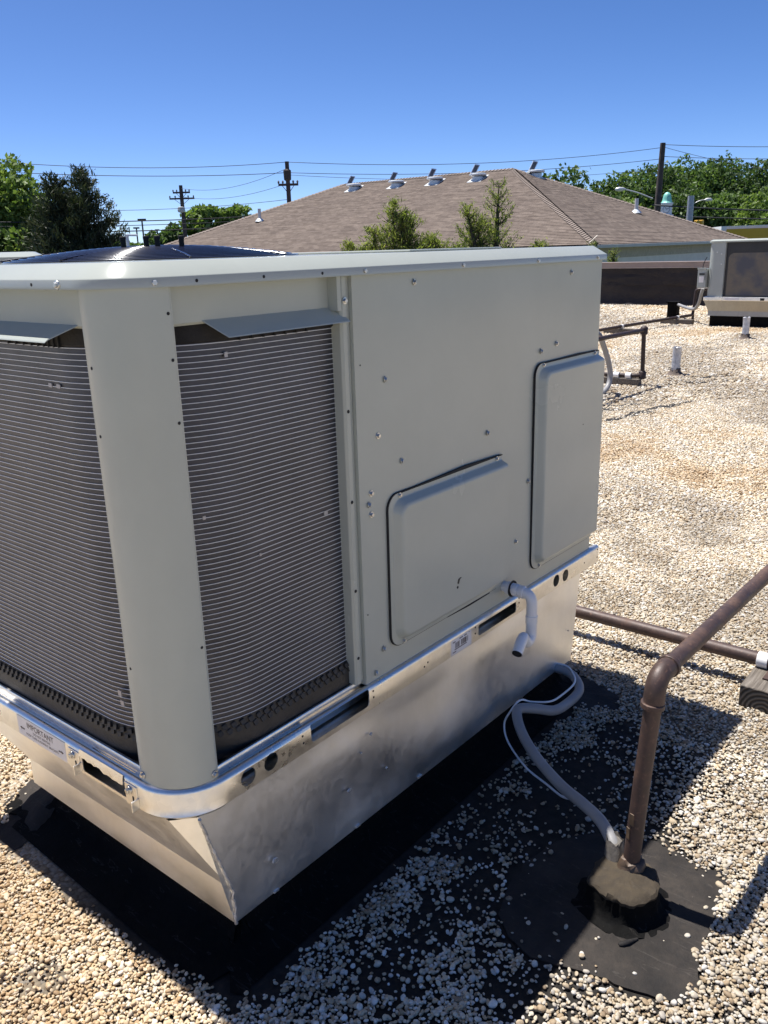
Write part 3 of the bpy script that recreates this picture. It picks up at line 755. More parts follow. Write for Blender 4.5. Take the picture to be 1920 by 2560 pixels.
GP = thing('gas_pipe', (.862, -.603, .10), 'brown gas pipe rising from the tar block and turning along the roof', 'pipe')
PRD = .0205
lean = Vector((.024, -.014, 0))
e0 = Vector((.861, -.602, .07)); e1 = Vector((.884, -.622, .598))
riser = MB().tube([e0, e0.lerp(e1, .5), e1-Vector((0,0,.05))], PRD, 20).build('riser', RUST, GP, smooth=60)
MB().tube([Vector((.93,-.625,.598)), Vector((2.6,-.66,.60)), Vector((5.0,-.70,.60))], PRD, 20).build('horizontal_run', RUST, GP, smooth=60)
el = MB().tube(bendpath([e1-Vector((0,0,.072)), e1, Vector((.957,-.626,.598))], .05, 9), PRD*1.20, 20).build('elbow', RUST, GP, smooth=60)
for a, b_ in ((e1-Vector((.003,-.002,.078)), e1-Vector((.0022,-.0015,.064))), (Vector((.946,-.6255,.598)), Vector((.960,-.626,.598)))):
    MB().tube([a, b_], PRD*1.36, 20).build('elbow_collar', RUST, GP, smooth=50, bevel=.002)
# flaking tape near the riser foot
for z, a in ((.20, 2.6), (.24, 2.9), (.215, 5.9), (.27, 6.1), (.31, 6.0)):
    c = e0.lerp(e1, (z-.09)/.508); d = Vector((math.cos(a), math.sin(a), 0)); s1 = Vector((-d.y, d.x, 0))
    MB().obox(c+d*(PRD+.001), d*.0012, s1*.006, Vector((0,0,.016))).build('paint_flake', rust_mat('flake', (.12,.08,.05), (.22,.15,.09)), GP, bevel=.0008)
# post support further along, out of frame
lowx, lowz = 2.115, .108
LP = thing('gas_pipe', (lowx, .2, lowz), 'low brown gas pipe running behind the unit to the weathered timber block', 'pipe')
MB().tube([(lowx, 3.0, lowz+.004), (lowx, .3, lowz+.002), (lowx, -2.4, lowz)], .0245, 20).build('pipe_run', RUST, LP, smooth=60)
# timber block with clamp
def timber(loc, L_, w, h, label, rot=0, cat='timber block', group='timber blocks under the pipes', endg=True):
    t = thing('timber_block', loc, label, cat, group)
    m = MB().box(loc[0]-L_/2, loc[0]+L_/2, loc[1]-w/2, loc[1]+w/2, loc[2], loc[2]+h)
    m.build('beam', WOOD, t, bevel=.004)
    if endg: MB().box(loc[0]-L_/2-.0015, loc[0]-L_/2+.001, loc[1]-w/2+.003, loc[1]+w/2-.003, loc[2]+.002, loc[2]+h-.003).build('end_grain', ENDGRAIN, t)
    t.rotation_euler.z = rot
    return t
timber((2.10, -.58, 0), .33, .10, .083, 'weathered grey timber block with end grain, under the low pipe at right edge')
WHITECLAMP = simple('white_clamp', (.78, .77, .75), .5, 0, .06)
MB().tube([(lowx, -.535, lowz), (lowx, -.572, lowz)], .0285, 20).build('white_sleeve', WHITECLAMP, LP, smooth=50, bevel=.001)
MB().tube([(lowx, -.580, lowz), (lowx, -.612, lowz)], .0300, 20).build('strap', RUST, LP, smooth=50, bevel=.001)
MB().box(lowx-.10, lowx-.02, -.612, -.580, .084, .089).build('strap_foot', RUST, LP)

# flexible conduit from the tar block to the curb, with a thin white cable
cpts = [(.875,-.558,.085),(.888,-.540,.108),(.925,-.490,.125),(.975,-.415,.115),(1.03,-.325,.10),(1.10,-.215,.10),(1.165,-.125,.115),(1.215,-.072,.14),(1.245,-.063,.152),(1.285,-.095,.145),(1.35,-.13,.12),(1.455,-.128,.10),(1.545,-.12,.10),(1.61,-.075,.10),(1.635,-.02,.105),(1.60,.07,.12)]
FCN = thing('flexible_conduit', (.885,-.545,.1), 'grey flexible conduit snaking from the tar block to the unit curb', 'conduit')
MB().tube(smoothpath(cpts, 7), .0158, 16).build('conduit_jacket', CONDUIT, FCN, smooth=60)
wpts = [(1.015,-.375,.085),(1.045,-.320,.055),(1.09,-.245,.040),(1.135,-.15,.035),(1.20,-.05,.05),(1.225,-.02,.09),(1.232,-.035,.135),(1.262,-.055,.172),(1.30,-.075,.155),(1.36,-.11,.141),(1.455,-.105,.122),(1.55,-.10,.122),(1.612,-.06,.122),(1.640,-.012,.124),(1.60,.08,.13)]
o = MB().tube(smoothpath(wpts, 7), .0032, 8).build('thin_cable', CABLE, smooth=60); tag(o, 'thin white cable trailing along the grey conduit beside the curb', 'cable')

# ------------------------------------------------------------------ loose pebbles (stuff)
def vnoise(x, y, sc_, seed):
    g_ = np.random.default_rng(seed).random((128, 128)); X = x*sc_+500.3; Y = y*sc_+500.7
    xi = np.floor(X).astype(int); yi = np.floor(Y).astype(int); fx = X-xi; fy = Y-yi
    fx = fx*fx*(3-2*fx); fy = fy*fy*(3-2*fy); G = lambda a, b_: g_[a % 128, b_ % 128]
    return (G(xi,yi)*(1-fx)+G(xi+1,yi)*fx)*(1-fy)+(G(xi,yi+1)*(1-fx)+G(xi+1,yi+1)*fx)*fy
def fbm(x, y, s, seed): return (vnoise(x,y,s,seed)*.5+vnoise(x,y,s*2.1,seed+1)*.3+vnoise(x,y,s*4.3,seed+2)*.2)
def inpoly(x, y, poly):
    c = np.zeros(x.shape, bool); n = len(poly)
    for i in range(n):
        (x0, y0), (x1, y1) = poly[i], poly[(i+1) % n]
        if y0 == y1: continue
        c ^= ((y0 > y) != (y1 > y)) & (x < (x1-x0)*(y-y0)/(y1-y0)+x0)
    return c
def polydist(x, y, poly):
    d = np.full(x.shape, 9.); n = len(poly)
    for i in range(n):
        a = np.array(poly[i]); b_ = np.array(poly[(i+1) % n]); e = b_-a
        t = np.clip(((x-a[0])*e[0]+(y-a[1])*e[1])/max(1e-9, e@e), 0, 1)
        d = np.minimum(d, np.hypot(x-a[0]-t*e[0], y-a[1]-t*e[1]))
    return np.where(inpoly(x, y, poly), -d, d)
def scatter(dmin, dmax, step, seed):
    """jittered grid inside the wedge in front of the camera"""
    fx_, fy_ = math.cos(yaw), math.sin(yaw); g_ = np.random.default_rng(seed)
    U_, V_ = np.meshgrid(np.arange(dmin, dmax, step), np.arange(-.66*dmax-.9, .58*dmax+1.1, step*.93), indexing='ij')
    U_ = (U_ + (np.arange(V_.shape[1]) % 2)[None, :]*step*.5).ravel(); V_ = V_.ravel()
    k = (V_ > -(.57*U_+.7)) & (V_ < .54*U_+1.0); U_ = U_[k]; V_ = V_[k]
    U_ = U_+g_.normal(0, step*.30, U_.shape); V_ = V_+g_.normal(0, step*.30, V_.shape)
    return CAM.x+U_*fx_-V_*fy_, CAM.y+U_*fy_+V_*fx_, g_
curbpoly = [(.02,-.09),(1.62,-.10),(1.66,-.22),(1.76,-.18),(1.80,0.0),(1.82,.93),(.10,.99),(-.02,.90)]
def density(x, y):
    n1 = fbm(x, y, 3.2, 3); n2 = fbm(x, y, 9.0, 9)
    dens = np.ones_like(x)*.995
    dc = polydist(x, y, curbpoly)
    e = np.clip((dc+.02+.05*(n2-.5))/.035, 0, 1)
    dens *= e**1.5
    # left of the curb: dense heap but bare tar close to it
    near = np.clip(1.15-dc/.7, 0, 1)
    hole = np.clip((n1-.44+.2*(n2-.5))/.06, 0, 1)*near
    dens *= 1-.80*hole
    # thin scattering on the shaded side
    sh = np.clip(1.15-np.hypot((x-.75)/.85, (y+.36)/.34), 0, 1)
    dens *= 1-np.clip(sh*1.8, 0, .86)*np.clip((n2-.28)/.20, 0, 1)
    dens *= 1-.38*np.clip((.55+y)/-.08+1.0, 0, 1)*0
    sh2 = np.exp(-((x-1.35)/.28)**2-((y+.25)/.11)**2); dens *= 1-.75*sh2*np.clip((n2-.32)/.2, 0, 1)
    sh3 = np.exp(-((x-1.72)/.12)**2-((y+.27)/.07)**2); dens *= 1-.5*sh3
    dp = polydist(x, y, patch); dens *= np.maximum(np.clip((dp+.012+.10*(n2-.5))/.025, 0, 1)*.985+.006, np.clip((.76-x)/.25, 0, 1)*.10*np.clip((y+.66)/.1, 0, 1))
    # thin zone round the patch's lower right and left
    dens *= 1-.5*np.exp(-((x-.60)/.10)**2-((y+.98)/.10)**2)*np.clip((n2-.4)/.2, 0, 1)
    # old tar bands far behind near the second pipe loop
    for (ax, ay, bx, by, w) in ((6.4,1.95,7.6,1.75,.16),(8.5,2.35,9.2,1.75,.10),(6.0,2.35,7.2,2.15,.22),(9.2,2.2,9.6,1.9,.08)):
        t = np.clip(((x-ax)*(bx-ax)+(y-ay)*(by-ay))/((bx-ax)**2+(by-ay)**2), 0, 1)
        d = np.hypot(x-ax-t*(bx-ax), y-ay-t*(by-ay)); dens *= 1-.85*np.clip(1.6-d/w, 0, 1)*np.clip((n2-.3)/.25, 0, 1)
    for (ax, ay, q) in ((1.98,-.05,.05),(1.92,-.38,.035),(2.02,-.10,.03)):
        dens *= 1-.8*np.exp(-((x-ax)**2+(y-ay)**2)/q**2)
    return dens
XS = []
for dmin, dmax, step, big, seed in ((.35, 2.6, .0080, 1.0, 1), (2.6, 4.6, .0092, 1.12, 2), (4.6, 8.5, .0138, 1.45, 3), (8.5, 17.0, .0250, 2.45, 5), (17.0, 26.0, .040, 3.8, 6), (.35, 4.6, .0108, .95, 4)):
    x, y, g_ = scatter(dmin, dmax, step, seed)
    keep = g_.random(x.shape) < density(x, y)*(1 if seed != 4 else .8); keep &= x < XP-.15; x = x[keep]; y = y[keep]
    s0 = big*np.clip(g_.lognormal(math.log(.0044), .30, x.shape), .0022, .0095)
    lift = .001 if seed != 4 else .006
    XS.append(np.stack([x, y, s0*.45+lift+g_.random(x.shape)*.003, s0*g_.uniform(.8, 1.35, x.shape), s0*g_.uniform(.75, 1.05, x.shape), s0*g_.uniform(.42, .78, x.shape),
        g_.normal(0, .35, x.shape), g_.normal(0, .35, x.shape), g_.uniform(0, 6.28, x.shape), np.clip(.5+1.25*(fbm(x*.55+y*.5, y*1.0-x*.35, .75, 40)-.5)+.5*(fbm(x, y, 5, 44)-.5), 0, 1)], -1))
A = np.concatenate(XS)
for ax, ay, bx_, by_, w_ in ((6.3,2.0,7.7,1.74,.10),(8.55,2.33,9.2,1.78,.05),(5.9,2.40,7.3,2.15,.15),(9.15,2.22,9.65,1.88,.05),(8.7,2.15,9.3,2.3,.04)):
    d_ = Vector((bx_-ax, by_-ay)); n_ = Vector((-d_.y, d_.x)).normalized(); pl = []
    for sgn, order in ((1, range(15)), (-1, range(14, -1, -1))):
        for k in order: q = Vector((ax, ay))+d_*(k/14)+n_*sgn*w_*(.25+.9*rnd.random())*math.sin(math.pi*(k+.6)/15.2)**.5; pl.append((q.x, q.y, .003))
    MB().prism(pl, (0, 0, .003)).build('bare_tar_streak', MEMB, kind='structure')
me = bpy.data.meshes.new('pebble_points'); me.vertices.add(len(A)); me.vertices.foreach_set('co', A[:, :3].astype(np.float32).ravel())
for nm, cols in (('scl', A[:, 3:6]), ('rot', A[:, 6:9])):
    at = me.attributes.new(nm, 'FLOAT_VECTOR', 'POINT'); at.data.foreach_set('vector', cols.astype(np.float32).ravel())
at = me.attributes.new('zone', 'FLOAT', 'POINT'); at.data.foreach_set('value', A[:, 9].astype(np.float32))
me.update()
def pebble_mat():
    t = NT('pebbles')
    oi = t.n('ShaderNodeObjectInfo').outputs['Random']
    col = t.ramp(oi, [(0, (.31, .225, .145)), (.07, (.48, .36, .22)), (.20, (.60, .485, .325)), (.42, (.68, .585, .43)), (.60, (.735, .66, .515)), (.76, (.61, .56, .48)), (.88, (.79, .745, .65)), (1, (.87, .855, .80))])
    at_ = t.n('ShaderNodeAttribute', attribute_type='INSTANCER', attribute_name='zone')
    col = t.mix(1.0, col, t.ramp(at_.outputs['Fac'], [(.28, (.66, .64, .62)), (.46, (.95, .94, .93)), (.56, (1, .99, .97)), (.70, (.93, .84, .72)), (.85, (.78, .66, .52))]), 'MULTIPLY')
    col = t.mix(1.0, col, t.ramp(t.noise(1.4, 4), [(.3, .82), (.7, 1.0)]), 'MULTIPLY')
    t.set(color=col, rough=.55, spec=.4); t.bump(t.noise(4, 3), .2, .15); return t.m
PEB = pebble_mat()
peb = bpy.data.objects.new('gravel', me); COL.objects.link(peb); peb['kind'] = 'stuff'
tag(peb, 'loose cream and tan roofing pebbles strewn over the black tar roof', 'gravel')
ng = bpy.data.node_groups.new('scatter_pebbles', 'GeometryNodeTree')
ng.interface.new_socket('Geometry', in_out='INPUT', socket_type='NodeSocketGeometry'); ng.interface.new_socket('Geometry', in_out='OUTPUT', socket_type='NodeSocketGeometry')
N_ = ng.nodes; gi = N_.new('NodeGroupInput'); go = N_.new('NodeGroupOutput'); ico = N_.new('GeometryNodeMeshIcoSphere'); ico.inputs['Radius'].default_value = 1; ico.inputs['Subdivisions'].default_value = 2
ss = N_.new('GeometryNodeSetShadeSmooth'); sp_ = N_.new('GeometryNodeSetPosition'); nz = N_.new('ShaderNodeTexNoise'); nz.inputs['Scale'].default_value = 1.1
vm = N_.new('ShaderNodeVectorMath'); vm.operation = 'SUBTRACT'; vm.inputs[1].default_value = (.5,.5,.5); vs_ = N_.new('ShaderNodeVectorMath'); vs_.operation = 'SCALE'; vs_.inputs['Scale'].default_value = .75
sm_ = N_.new('GeometryNodeSetMaterial'); sm_.inputs['Material'].default_value = PEB
ip = N_.new('GeometryNodeInstanceOnPoints')
na = N_.new('GeometryNodeInputNamedAttribute'); na.data_type = 'FLOAT_VECTOR'; na.inputs['Name'].default_value = 'scl'
nb = N_.new('GeometryNodeInputNamedAttribute'); nb.data_type = 'FLOAT_VECTOR'; nb.inputs['Name'].default_value = 'rot'
L = ng.links.new
L(ico.outputs['Mesh'], sp_.inputs['Geometry']); L(nz.outputs['Color'], vm.inputs[0]); L(vm.outputs[0], vs_.inputs[0]); L(vs_.outputs[0], sp_.inputs['Offset'])
L(sp_.outputs[0], ss.inputs[0]); L(ss.outputs[0], sm_.inputs['Geometry']); L(sm_.outputs[0], ip.inputs['Instance']); L(gi.outputs[0], ip.inputs['Points'])
L(na.outputs['Attribute'], ip.inputs['Scale'])
e2r = N_.new('FunctionNodeEulerToRotation'); L(nb.outputs['Attribute'], e2r.inputs[0]); L(e2r.outputs[0], ip.inputs['Rotation'])
L(ip.outputs[0], go.inputs[0])
peb.modifiers.new('scatter', 'NODES').node_group = ng
print('pebbles', len(A))

# ------------------------------------------------------------------ roof vents, second unit and its pipes
def vent(x, y, h, d, label):
    t = thing('vent_pipe', (x, y, 0), label, 'vent pipe', 'grey vent pipes on the gravel roof')
    m = MB().lathe([(d/2, .02),(d/2*1.02, h*.4),(d/2*.98, h*.7),(d/2, h-.01),(d/2*1.04, h),(d/2*.9, h+.002),(d/2*.86, h-.05)], (x, y, 0), 20)
    m.v = [(a+rnd.gauss(0, .0015), b_+rnd.gauss(0, .0015), c+(rnd.gauss(0, .004) if c > h-.03 else 0)) for a, b_, c in m.v]
    m.build('pipe', VENTP, t, smooth=50)
    m = MB().lathe([(d*1.55, .004),(d*.95, .018),(d*.62, .045),(d*.55, .085),(d*.5, .09)], (x, y, 0), 18)
    m.v = [(a+rnd.gauss(0, .008), b_+rnd.gauss(0, .008), c) for a, b_, c in m.v]
    m.build('flashing_boot', simple('brown_flashing', (.10,.075,.06), .85, 0, .3, 9, .4, 40), t, smooth=60)
vent(9.314, 2.511, .335, .10, 'nearer grey vent pipe rising from the gravel')
vent(13.595, 3.007, .345, .107, 'farther grey vent pipe in front of the older unit')

def clampm(t, x, y, z, r_, ax):
    d = Vector((.03, 0, 0)) if ax == 'x' else Vector((0, .03, 0)); c = Vector((x, y, z))
    MB().tube([c-d, c+d], r_*1.25, 14).build('white_sleeve', WHITECLAMP, t, smooth=50)
# pipe loop half-way back
PL = thing('gas_pipe', (8.3, 2.6, .1), 'dark brown gas pipe loop standing on a small block beyond the unit', 'pipe')
MB().tube(bendpath([(3.2, 2.75, .62),(8.33, 2.53, .62),(8.36, 2.53, .12),(8.30, 2.60, .115),(8.26, 4.6, .115)], .05, 6), .024, 14).build('pipe_loop', RUSTDK, PL, smooth=60)
for q, a in (((8.333, 2.53, .615), 'e'), ((8.36, 2.53, .125), 'e')): MB().lathe([(.02,-.05),(.04,-.04),(.042,.03),(.02,.05)], q, 14).build('elbow', RUSTDK, PL, smooth=50)
clampm(PL, 8.29, 2.66, .115, .028, 'y'); clampm(PL, 8.287, 2.80, .115, .028, 'y')
timber((8.30, 2.74, 0), .10, .42, .085, 'dark square block under the dark gas pipe loop', endg=False)
CL = thing('flexible_conduit', (7.2, 2.72, 0), 'grey hanging conduit loop beside the dark gas pipe loop', 'conduit')
MB().tube(smoothpath([(6.3,2.78,.10),(6.9,2.74,.30),(7.25,2.70,.62),(7.45,2.68,.66),(7.55,2.66,.58),(7.70,2.63,.30),(7.70,2.62,.12),(7.5,2.62,.03),(7.0,2.66,.022),(6.2,2.8,.022)], 7), .028, 12).build('conduit_jacket', CONDUIT, CL, smooth=60)
# long low run to the second unit
PB = thing('gas_pipe', (13.6, 5.1, .1), 'long thin brown gas pipe on timber blocks leading to the older unit', 'pipe')
MB().tube(bendpath([(7.0,5.45,.14),(13.6,5.12,.135),(16.35,4.86,.135),(16.38,4.84,.62),(16.38,4.55,.64)], .05, 6), .028, 12).build('pipe_run', RUSTDK, PB, smooth=60)
MB().tube([(16.36,4.855,.14),(16.36,4.855,.0)], .024, 10).build('drip_leg', RUSTDK, PB, smooth=60)
clampm(PB, 13.6, 5.12, .135, .028, 'x'); clampm(PB, 15.7, 4.92, .135, .028, 'x')
timber((13.6, 5.12, 0), .12, .62, .10, 'grey timber block under the middle of the long thin pipe', endg=False)
timber((15.7, 4.92, 0), .12, .62, .10, 'pale timber block under the thin pipe beside the older unit', endg=False)
JB = thing('junction_post', (17.05, 5.52, 0), 'small black tarred post where conduit leaves the roof by the older unit', 'roof flashing')
MB().prism([(16.95,5.42,0),(17.15,5.42,0),(17.15,5.62,0),(16.95,5.62,0)], (0,0,.33)).build('tarred_box', CURBM, JB, bevel=.015)
MB().box(16.93,17.17,5.40,5.64,.325,.345).build('cap', CURBM, JB)
CJ = thing('flexible_conduit', (16.5, 5.0, .3), 'grey conduit drooping from the disconnect box to the tarred post', 'conduit')
MB().tube(smoothpath([(17.0,5.42,.29),(16.6,5.1,.26),(16.1,4.75,.27),(15.75,4.55,.40),(15.62,4.47,.58),(15.60,4.44,.68)], 7), .03, 12).build('conduit_jacket', CONDUIT, CJ, smooth=60)

def old_unit(x, y, length, width, label, coil=True):
    """corner at (x,y); long face looks to -x and runs to -y"""
    t = thing('rooftop_unit', (x+width/2, y-length/2, .5), label, 'air conditioner', 'rooftop air conditioners')
    y1 = y-length
    MB().box(x+.06, x+width, y1+.01, y-.02, .56, 1.49).build('cabinet_core', BLACKHOLE, t)
    def post_at(yc, sgn):
        pr_ = [(x+.07, yc-sgn*.30),(x, yc-sgn*.295),(x, yc-sgn*.10)]
        for k in range(9):
            a = R(180-sgn*90*k/8); pr_.append((x+.10+.10*math.cos(a), yc-sgn*.10+.10*math.sin(a)))
        pr_ += [(x+.35, yc), (x+width, yc)]
        MB().strip([[(a, b_, .545) for a, b_ in pr_],[(a, b_, 1.50) for a, b_ in pr_]]).build('corner_post', PAINT_OLD, t, smooth=35)
    post_at(y, 1)
    # dark coil surround and coil
    ye = y-.295-1.02
    co_ = MB().box(x+.050, x+.056, ye, y-.29, .55, 1.495).build('coil_surround', simple('dark_surround', (.03,.03,.032), .55), t)
    pl = roundrect(ye+.07, y-.345, .56, 1.31, (.01,.01,.10,.10), 6)
    oldcoil = NT('weathered_coil'); n_ = oldcoil.noise(1.6, 5, .6); rw = oldcoil.n('ShaderNodeTexWave', bands_direction='Z'); rw.inputs['Scale'].default_value = 26; oldcoil.l(oldcoil.co(), rw.inputs['Vector'])
    c_ = oldcoil.ramp(n_, [(.35, (.10,.10,.115)), (.5, (.19,.16,.125)), (.65, (.11,.11,.125))])
    oldcoil.set(color=oldcoil.mix(1.0, c_, oldcoil.ramp(rw.outputs['Fac'], [(.2,.72),(.8,1)]), 'MULTIPLY'), rough=.45, metal=.4)
    MB().prism([(x+.046, a, z) for a, z in pl], (.003, 0, 0)).build('coil', oldcoil.m, t)
    MB().box(x, x+.05, y1, ye, .545, 1.50).build('side_panel', PAINT_OLD, t, bevel=.004)
    MB().box(x+width-.02, x+width, y1, y, .545, 1.5).build('back_panel', PAINT_OLD, t)
    MB().box(x+.01, x+width, y1-.002, y1+.01, .545, 1.5).build('end_panel', PAINT_OLD, t)
    lr = lambda i, z: [(a, b_, z) for a, b_ in roundrect(x-.02+i, x+width+.02-i, y1-.02+i, y+.02-i, max(.10-i, .02), 6)]
    rows = [lr(.004,1.499), lr(0,1.4985), lr(0,1.523), lr(.05,1.5475), lr(.06,1.5485)]
    m = MB()
    for r_ in rows: r_.append(r_[0])
    m.strip(rows); m.add(rows[-1][:-1], [tuple(range(len(rows[-1])-1))]); m.build('lid', PAINT_LID, t, smooth=25)
    rl = MB().box(x-.03, x+width+.03, y1-.03, y+.03, .475, .545).build('base_rail', GALV, t, bevel=.008)
    for a, b_ in ((y-.62, y-.36), (y-1.05, y-.98)):
        MB().box(x-.0325, x-.0295, a, b_, .487, .53).build('rail_slot' if b_-a < .1 else 'rail_label', BLACKHOLE if b_-a < .1 else STICK, rl)
    return t
U2 = old_unit(15.45, 4.33, 1.95, 1.15, 'weathered older rooftop air conditioner by the far parapet at right edge')
for z, y in ((1.30,4.10),(1.12,4.09),(1.33,4.18)): inst('bolt', mebolt, (15.445, y, z), U2, (0, R(-90), 0), (1.5,1.5,1.5))
DB = MB().box(15.40, 15.56, 4.335, 4.49, .70, 1.05).build('disconnect_box', PAINT_OLD, U2, bevel=.012)
MB().box(15.386, 15.402, 4.33, 4.495, 1.035, 1.06).build('box_hood', PAINT_OLD, DB, bevel=.004)
MB().box(15.394, 15.399, 4.37, 4.455, .80, .91).build('box_label', STICK, DB)
MB().box(15.393, 15.399, 4.36, 4.455, .935, .965).build('box_nameplate', INKBLK, DB)
MB().box(15.385, 15.40, 4.34, 4.352, .84, .98).build('box_handle', simple('handle_grey', (.2,.2,.2), .5), DB)
MB().tube(smoothpath([(15.45,4.42,1.06),(15.44,4.40,1.15),(15.46,4.36,1.25)], 5), .008, 8).build('cable_whip', INKBLK, DB, smooth=60)
CA2 = thing('curb_adapter', (16.0, 3.4, .1), 'tapered dull galvanised skirt under the older far unit', 'metal skirt')
def taper(x0, x1, y0, y1, z1, ins, z0):
    a = [(x0,y0,z1),(x1,y0,z1),(x1,y1,z1),(x0,y1,z1)]; b_ = [(x0+ins,y0+ins,z0+.09),(x1-ins,y0+ins,z0+.09),(x1-ins,y1-ins,z0+.09),(x0+ins,y1-ins,z0+.09)]; c = [(q[0],q[1],z0) for q in b_]
    m = MB(); rows = [a+[a[0]], b_+[b_[0]], c+[c[0]]]; return m.strip(rows)
taper(15.43, 16.62, 2.36, 4.35, .474, .07, .20).build('skirt', SKIRT_OLD, CA2, smooth=20)
CB2 = MB().box(15.53, 16.50, 2.46, 4.25, 0, .24).build('roof_curb', CURBM, bevel=.01); tag(CB2, 'black curb under the older far unit', 'roof curb')
# third unit, only its lid shows beyond the near one
U3 = old_unit(-.16, 4.2, 1.13, 1.83, 'neighbouring unit at the left edge whose pale lid shows past the fan guard')
MB().box(-.05, 1.55, 3.2, 4.1, -.05, .476).build('support_curb', CURBM, U3)
MB().box(-.05, 1.35, 3.16, 4.1, 1.547, 1.556).build('lid_raised_top', PAINT_LID, U3, bevel=.004)
U3.location.z += .042

# ------------------------------------------------------------------ neighbouring building with hip roof
NB = thing('hip_roof_building', (36.1, 26.2, GZ), 'building with a large brown shingled hip roof beyond the parapet', 'building')
bx, by, ez, w, PITCH = 28.23, 12.93, 1.69, 7.92, .415
ex, ey = bx+2*w, by+2*w+10.62
def shingle_mat(name, swap):
    t = NT(name); sx = t.n('ShaderNodeSeparateXYZ'); t.l(t.geo(), sx.inputs[0]); cb = t.n('ShaderNodeCombineXYZ')
    t.l(sx.outputs[1 if swap else 0], cb.inputs[0]); t.l(sx.outputs[0 if swap else 1], cb.inputs[1])
    br = t.n('ShaderNodeTexBrick'); t.l(cb.outputs[0], br.inputs['Vector']); br.inputs['Scale'].default_value = 1
    br.inputs['Brick Width'].default_value = .31; br.inputs['Row Height'].default_value = .132; br.inputs['Mortar Size'].default_value = .006
    br.inputs['Color1'].default_value = (.155,.126,.106,1); br.inputs['Color2'].default_value = (.225,.186,.157,1); br.inputs['Mortar'].default_value = (.135,.108,.09,1); br.offset_frequency = 2; br.inputs['Bias'].default_value = -.1
    n = t.noise(.7, 6, .65, vec=t.geo()); n2 = t.noise(6, 5, .7, vec=t.geo())
    c = t.mix(1.0, br.outputs['Color'], t.ramp(n, [(.3,(.86,.84,.84)),(.7,(1.08,1.06,1.04))]), 'MULTIPLY')
    c = t.mix(1.0, c, t.ramp(n2, [(.3,.82),(.7,1.12)]), 'MULTIPLY')
    t.set(color=c, rough=.92, spec=.15); t.bump(t.noise(40, 4, vec=t.geo()), .3, .02); return t.m
SHX, SHY = shingle_mat('shingles_front', True), shingle_mat('shingles_side', False)
ov = .45
def slope(side):
    m = MB(); ns = 63; tot_ = w+ov
    for i in range(ns):
        s0, s1 = tot_*i/ns, tot_*(i+1)/ns
        z0 = ez+(s0-ov)*PITCH+.016; z1 = ez+(s1-ov)*PITCH+.002
        n = 14
        def row(s, z, dz):
            out = []
            for k in range(n+1):
                if side in 'fb':
                    a = by-ov+s; b_ = ey+ov-s; yy = a+(b_-a)*k/n; xx = bx-ov+s if side == 'f' else ex+ov-s
                else:
                    a = bx-ov+s; b_ = ex+ov-s; xx = a+(b_-a)*k/n; yy = by-ov+s if side == 'r' else ey+ov-s
                out.append((xx, yy, z+dz))
            return out
        jit = [rnd.gauss(0, .003) for _ in range(n+1)]
        ra = row(s0, z0, 0); ra = [(p_[0], p_[1], p_[2]+j) for p_, j in zip(ra, jit)]; rb = row(s1, z1, 0); rc_ = [(p_[0], p_[1], p_[2]-.018) for p_ in ra]
        m.strip([rc_, ra, rb])
    return m
for sd, nm, mt_ in (('f','front_slope',SHX),('r','side_slope',SHY),('b','back_slope',SHX),('l','far_side_slope',SHY)): slope(sd).build(nm, mt_, NB)
HIP = simple('hip_cap_shingle', (.19,.153,.13), .92, 0, .15, 3, .3, 20)
def cap(a, b_, name):
    a, b_ = Vector(a), Vector(b_); n = int((b_-a).length/.2); d = (b_-a)/n; side_ = d.cross(Vector((0,0,1))).normalized()
    me_ = MB()
    for i in range(n):
        c = a+d*i; e = c+d*1.1
        dn = Vector((0,0,-.055)); me_.add([c+side_*.17+dn+Vector((0,0,.03)), c+Vector((0,0,.05)), c-side_*.17+dn+Vector((0,0,.03)), e+side_*.17+dn, e+Vector((0,0,.022)), e-side_*.17+dn], [(0,1,4,3),(1,2,5,4)])
    me_.build(name, HIP, NB)
RZ = ez+w*PITCH
cap((bx+w, by+w, RZ), (bx+w, ey-w, RZ), 'ridge_cap')
cap((bx-ov, by-ov, ez-ov*PITCH+.03), (bx+w, by+w, RZ), 'hip_cap'); cap((bx-ov, ey+ov, ez-ov*PITCH+.03), (bx+w, ey-w, RZ), 'hip_cap')
cap((ex+ov, by-ov, ez-ov*PITCH+.03), (bx+w, by+w, RZ), 'hip_cap')
def bwall():
    t = NT('painted_wall'); sx = t.n('ShaderNodeSeparateXYZ'); t.l(t.geo(), sx.inputs[0])
    n = t.noise(2, 6, .65, vec=t.geo())
    t.set(color=t.ramp(n, [(.3,(.72,.65,.56)),(.7,(.82,.75,.66))]), rough=.85); return t.m
BW = bwall()
ze = ez-ov*PITCH
MB().box(bx, ex, by, ey, GZ, ze-.50).build('wall', BW, NB)
MB().box(bx-.03, ex+.03, by-.03, ey+.03, ze-.50, ze-.05).build('wall_frieze', simple('tan_frieze', (.46,.39,.29), .8), NB)
MB().box(bx-ov+.02, ex+ov-.02, by-ov+.02, ey+ov-.02, ze-.06, ze-.03).build('soffit', simple('soffit', (.6,.54,.46), .8), NB)
GUT = simple('grey_gutter', (.52,.47,.40), .5, .1, .08, 2)
for nm, q in (('gutter', (bx-ov-.12, bx-ov-.005, by-ov-.12, ey+ov+.12)), ('gutter', (bx-ov-.004, ex+ov+.12, by-ov-.12, by-ov-.005))):
    MB().box(q[0], q[1], q[2], q[3], ze-.13, ze-.012).build(nm, GUT, NB, bevel=.015)
MB().box(bx-ov-.16, bx-ov-.125, by-ov-.13, ey+ov+.13, ze-.04, ze-.01).build('drip_edge', INKBLK, NB)
